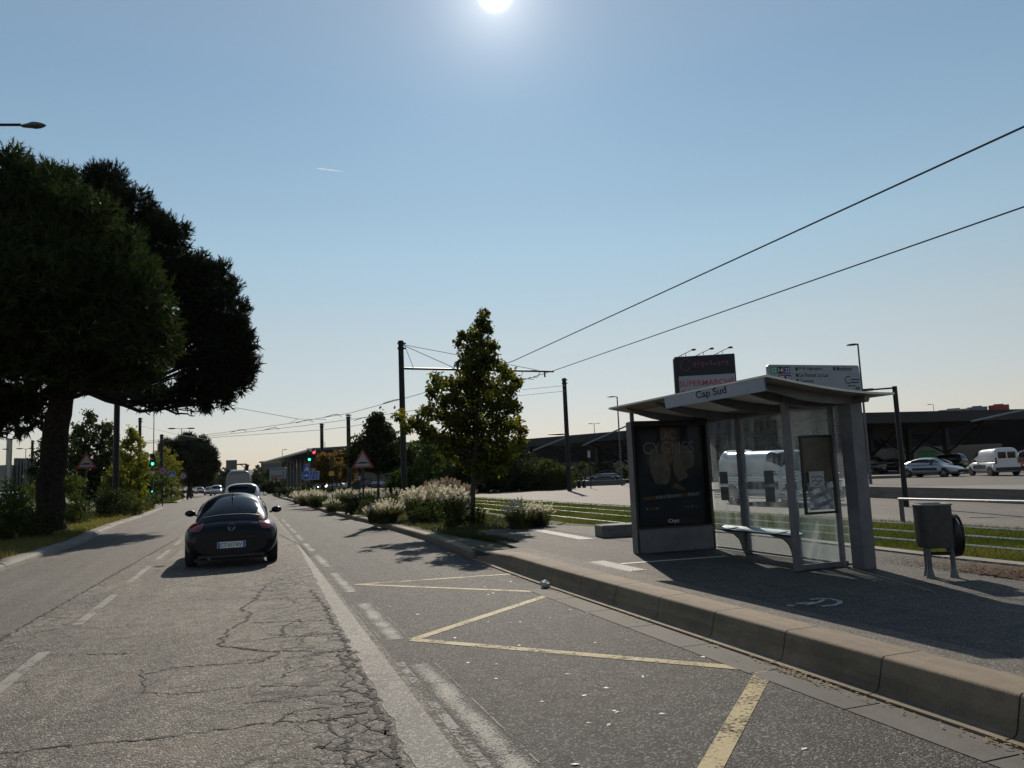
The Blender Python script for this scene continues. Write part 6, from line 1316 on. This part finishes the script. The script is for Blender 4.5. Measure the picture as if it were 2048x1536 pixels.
for q in ((1040, 19.6, .62, .95, 420, 70, 'pale plume clump on the lawn left of the ramp wall'), (1078, 20.0, .55, .75, 260, 45, 'pale plume clump behind the dark small shrub'), (772, 25.2, .62, 1.15, 480, 80, 'pale plume clump nearest the low kerb'), (748, 25.6, .5, .7, 240, 40, 'small pale plume clump at the kerb left of the near clump'),
          (835, 26.2, .88, 1.2, 480, 95, 'large pale plume clump left of the brown-green shrub'), (868, 26.0, .92, 1.2, 480, 110, 'large pale plume clump behind the brown-green shrub'), (905, 25.6, .86, 1.2, 480, 100, 'large pale plume clump behind the dark round shrub'), (958, 22.9, .42, .5, 160, 20, 'small pale tuft right of the maple trunk'),
          (612, 46, .75, 1.4, 300, 60, 'pale plume clump below the signal post'), (632, 44, .8, 1.2, 300, 60, 'pale plume clump right of the signal post'), (664, 36, .5, .8, 200, 36, 'small pinkish clump at the kerb below the hedge'), (690, 48, .75, 1.8, 300, 55, 'pale plume row behind the left hedge shrubs'), (735, 46, .72, 1.8, 300, 50, 'pale plume row behind the sign post'), (790, 42, .70, 1.6, 300, 50, 'pale plume row in front of the bracket arm pole'), (598, 52, .7, 1.2, 200, 50, 'pale plume clump at the far tip of the bed')):
    plume_grass(q[6], q[0], q[1], q[2], q[3], q[4], q[5])
for q in ((870, 40, 1.0, 1.3, 'brownish plume clump behind the tracks, left one'), (895, 40.5, 1.05, 1.3, 'brownish plume clump behind the tracks, tall middle one'), (915, 40, .9, 1.1, 'brownish plume clump behind the tracks, nearest the lone tuft'), (937, 39, .8, .7, 'lone brownish tuft left of the maple trunk top soil')):
    plume_grass(q[4].replace(' top soil', ', beyond the tracks'), q[0], q[1], q[2], q[3], 300, 60, 'plume_tan')
# grass blades
def grass(name, label, pts_fn, n, h, mat, kind='stuff', wd=.006):
    P = pts_fn(n); n = len(P); a = RNG.random(n)*2*PI; s = np.stack([np.cos(a), np.sin(a), np.zeros(n)], 1); ds = np.hypot(P[:, 0], P[:, 1])[:, None]; ww = np.maximum(wd, ds*.00055)
    H_ = h*(.5+.8*RNG.random((n, 1))); lean = RNG.normal(size=(n, 3))*np.array([.4, .4, 0])*H_
    V = np.stack([P-s*ww, P+s*ww, P+lean+np.array([0, 0, 1])*H_], 1); rnd = np.clip(.5+.45*np.sin(P[:, 0]*1.1+np.sin(P[:, 1]*.7)*2)*np.sin(P[:, 1]*.5)+RNG.normal(size=n)*.2, 0, 1)
    o = np_mesh(name, V, mat, None, rnd); return tag(o, label, 'grass', None, kind)
def poly_pts(xl, xr, y0, y1, z, skip=None):
    def f(n):
        y = y0*(y1/y0)**RNG.random(n*2); x0 = np.array([xl(v) for v in y]); x1 = np.array([xr(v) for v in y]); x = x0+(x1-x0)*RNG.random(n*2)
        k = np.ones(len(x), bool)
        for c, w in (skip or []): k &= (np.abs(x-c) > w) | ((y > 17) & (c > 9.6))
        return np.stack([x, y, np.full(len(x), z)], 1)[k][:n]
    return f
rails = [(9.5, .06), (10.93, .07), (12.2, .08), (13.63, .08)]
grass('lawn_grass', 'green lawn grass between and beside the tram rails', poly_pts(lambda y: np.interp(y, [0, 8.3, 12, 14.6, 20.5, 40], [9.3, 9.3, 9.6, 9.6, 8.7, 9.05]), lambda y: 14.0, 5.5, 60, .115, rails), 150000, .075, 'blade')
grass('bed_grass', 'sparse grass and weeds of the planting bed', poly_pts(lambda y: np.interp(y, [14, 19, 28, 38, 60], [5.2, 4.7, 4.6, 4.2, 4.1]), lambda y: np.interp(y, [14, 18.9, 19.3, 40], [5.25, 5.4, 7.8, 9.0]), 15, 60, .14), 26000, .10, 'straw')
grass('verge_grass', 'dry grass of the left verge', poly_pts(lambda y: -12.0, lambda y: ip(LK, y)-.45, 14, 61, .115), 60000, .14, 'blade_dry', wd=.008)
grass('far_lawn_grass', 'bright green far lawn at the left roadside', poly_pts(lambda y: -14.0, lambda y: np.interp(y, [85, 112], [-6.7, -7.4]), 85, 118, .115), 9000, .10, 'blade')
# litter: dry leaves in the gutter, on the bay and round the bin
def flakes(name, label, P, size, mat='litter'):
    n = len(P); a = RNG.random(n)*2*PI; d = np.stack([np.cos(a), np.sin(a), .25*RNG.normal(size=n)], 1); d = unit(d); s_ = unit(np.cross(d, np.array([0, 0, 1.0])))*size*.3*(.5+.8*RNG.random((n, 1))); L_ = d*size*(.5+.8*RNG.random((n, 1))); up_ = np.array([0, 0, 1.0])*size*.05; d = d*np.array([1, 1, .2]); L_ = L_*np.array([1, 1, .2]); o = np_mesh(name, np.stack([P, P+L_*.5+s_+up_, P+L_, P+L_*.5-s_], 1), mat); return tag(o, label, 'leaf litter', None, 'stuff')
P = []
for y, k in ((5.1, 60), (4.9, 50), (10.0, 40), (7.5, 15), (9.3, 12), (11.3, 30), (3.3, 40), (6.2, 12), (2.6, 30), (4.2, 26)):
    P.append(np.stack([3.93+RNG.normal(size=k)*.035, y+RNG.normal(size=k)*.22, np.full(k, .02)], 1))
for y in np.arange(14, 26, .7): P.append(np.stack([ip(RK, y)-.06+RNG.normal(size=8)*.06, y+RNG.normal(size=8)*.3, np.full(8, .006)], 1))
flakes('gutter_litter', 'dry leaves gathered in the gutter along the kerb', np.concatenate(P), .035)
flakes('bay_litter', 'single fallen leaves scattered on the bus bay', np.stack([1.6+2.2*RNG.random(46), 3.2+9*RNG.random(46), np.full(46, .003)], 1), .05, 'paper')
k = 7000; P = np.stack([8.4+RNG.normal(size=k)*.33, 6.0+RNG.normal(size=k)*1.1, .213+.03*RNG.random(k)], 1); P = P[(P[:, 0] > 8.05) & (P[:, 0] < 8.98)]; flakes('bin_litter', 'brown dry twigs and needles on the ground behind the litter bin', P, .045, 'litter_brown')
# ---------------------------------------------------------------- dusty air
m = bpy.data.materials.new('air'); m.use_nodes = True; t = m.node_tree; t.nodes.clear()
v = t.nodes.new('ShaderNodeVolumePrincipled'); v.inputs['Color'].default_value = (.80, .84, .90, 1); v.inputs['Density'].default_value = HAZE = .00004; v.inputs['Anisotropy'].default_value = .35
o_ = t.nodes.new('ShaderNodeOutputMaterial'); t.links.new(v.outputs[0], o_.inputs['Volume']); M['air'] = m
mb = MB(); mb.box((350, 480, 14.2), (1700, 1060, 30.6)); o = mb.obj('haze', 'air'); o['kind'] = 'stuff'; o['label'] = 'thin dusty air over the road and car parks'
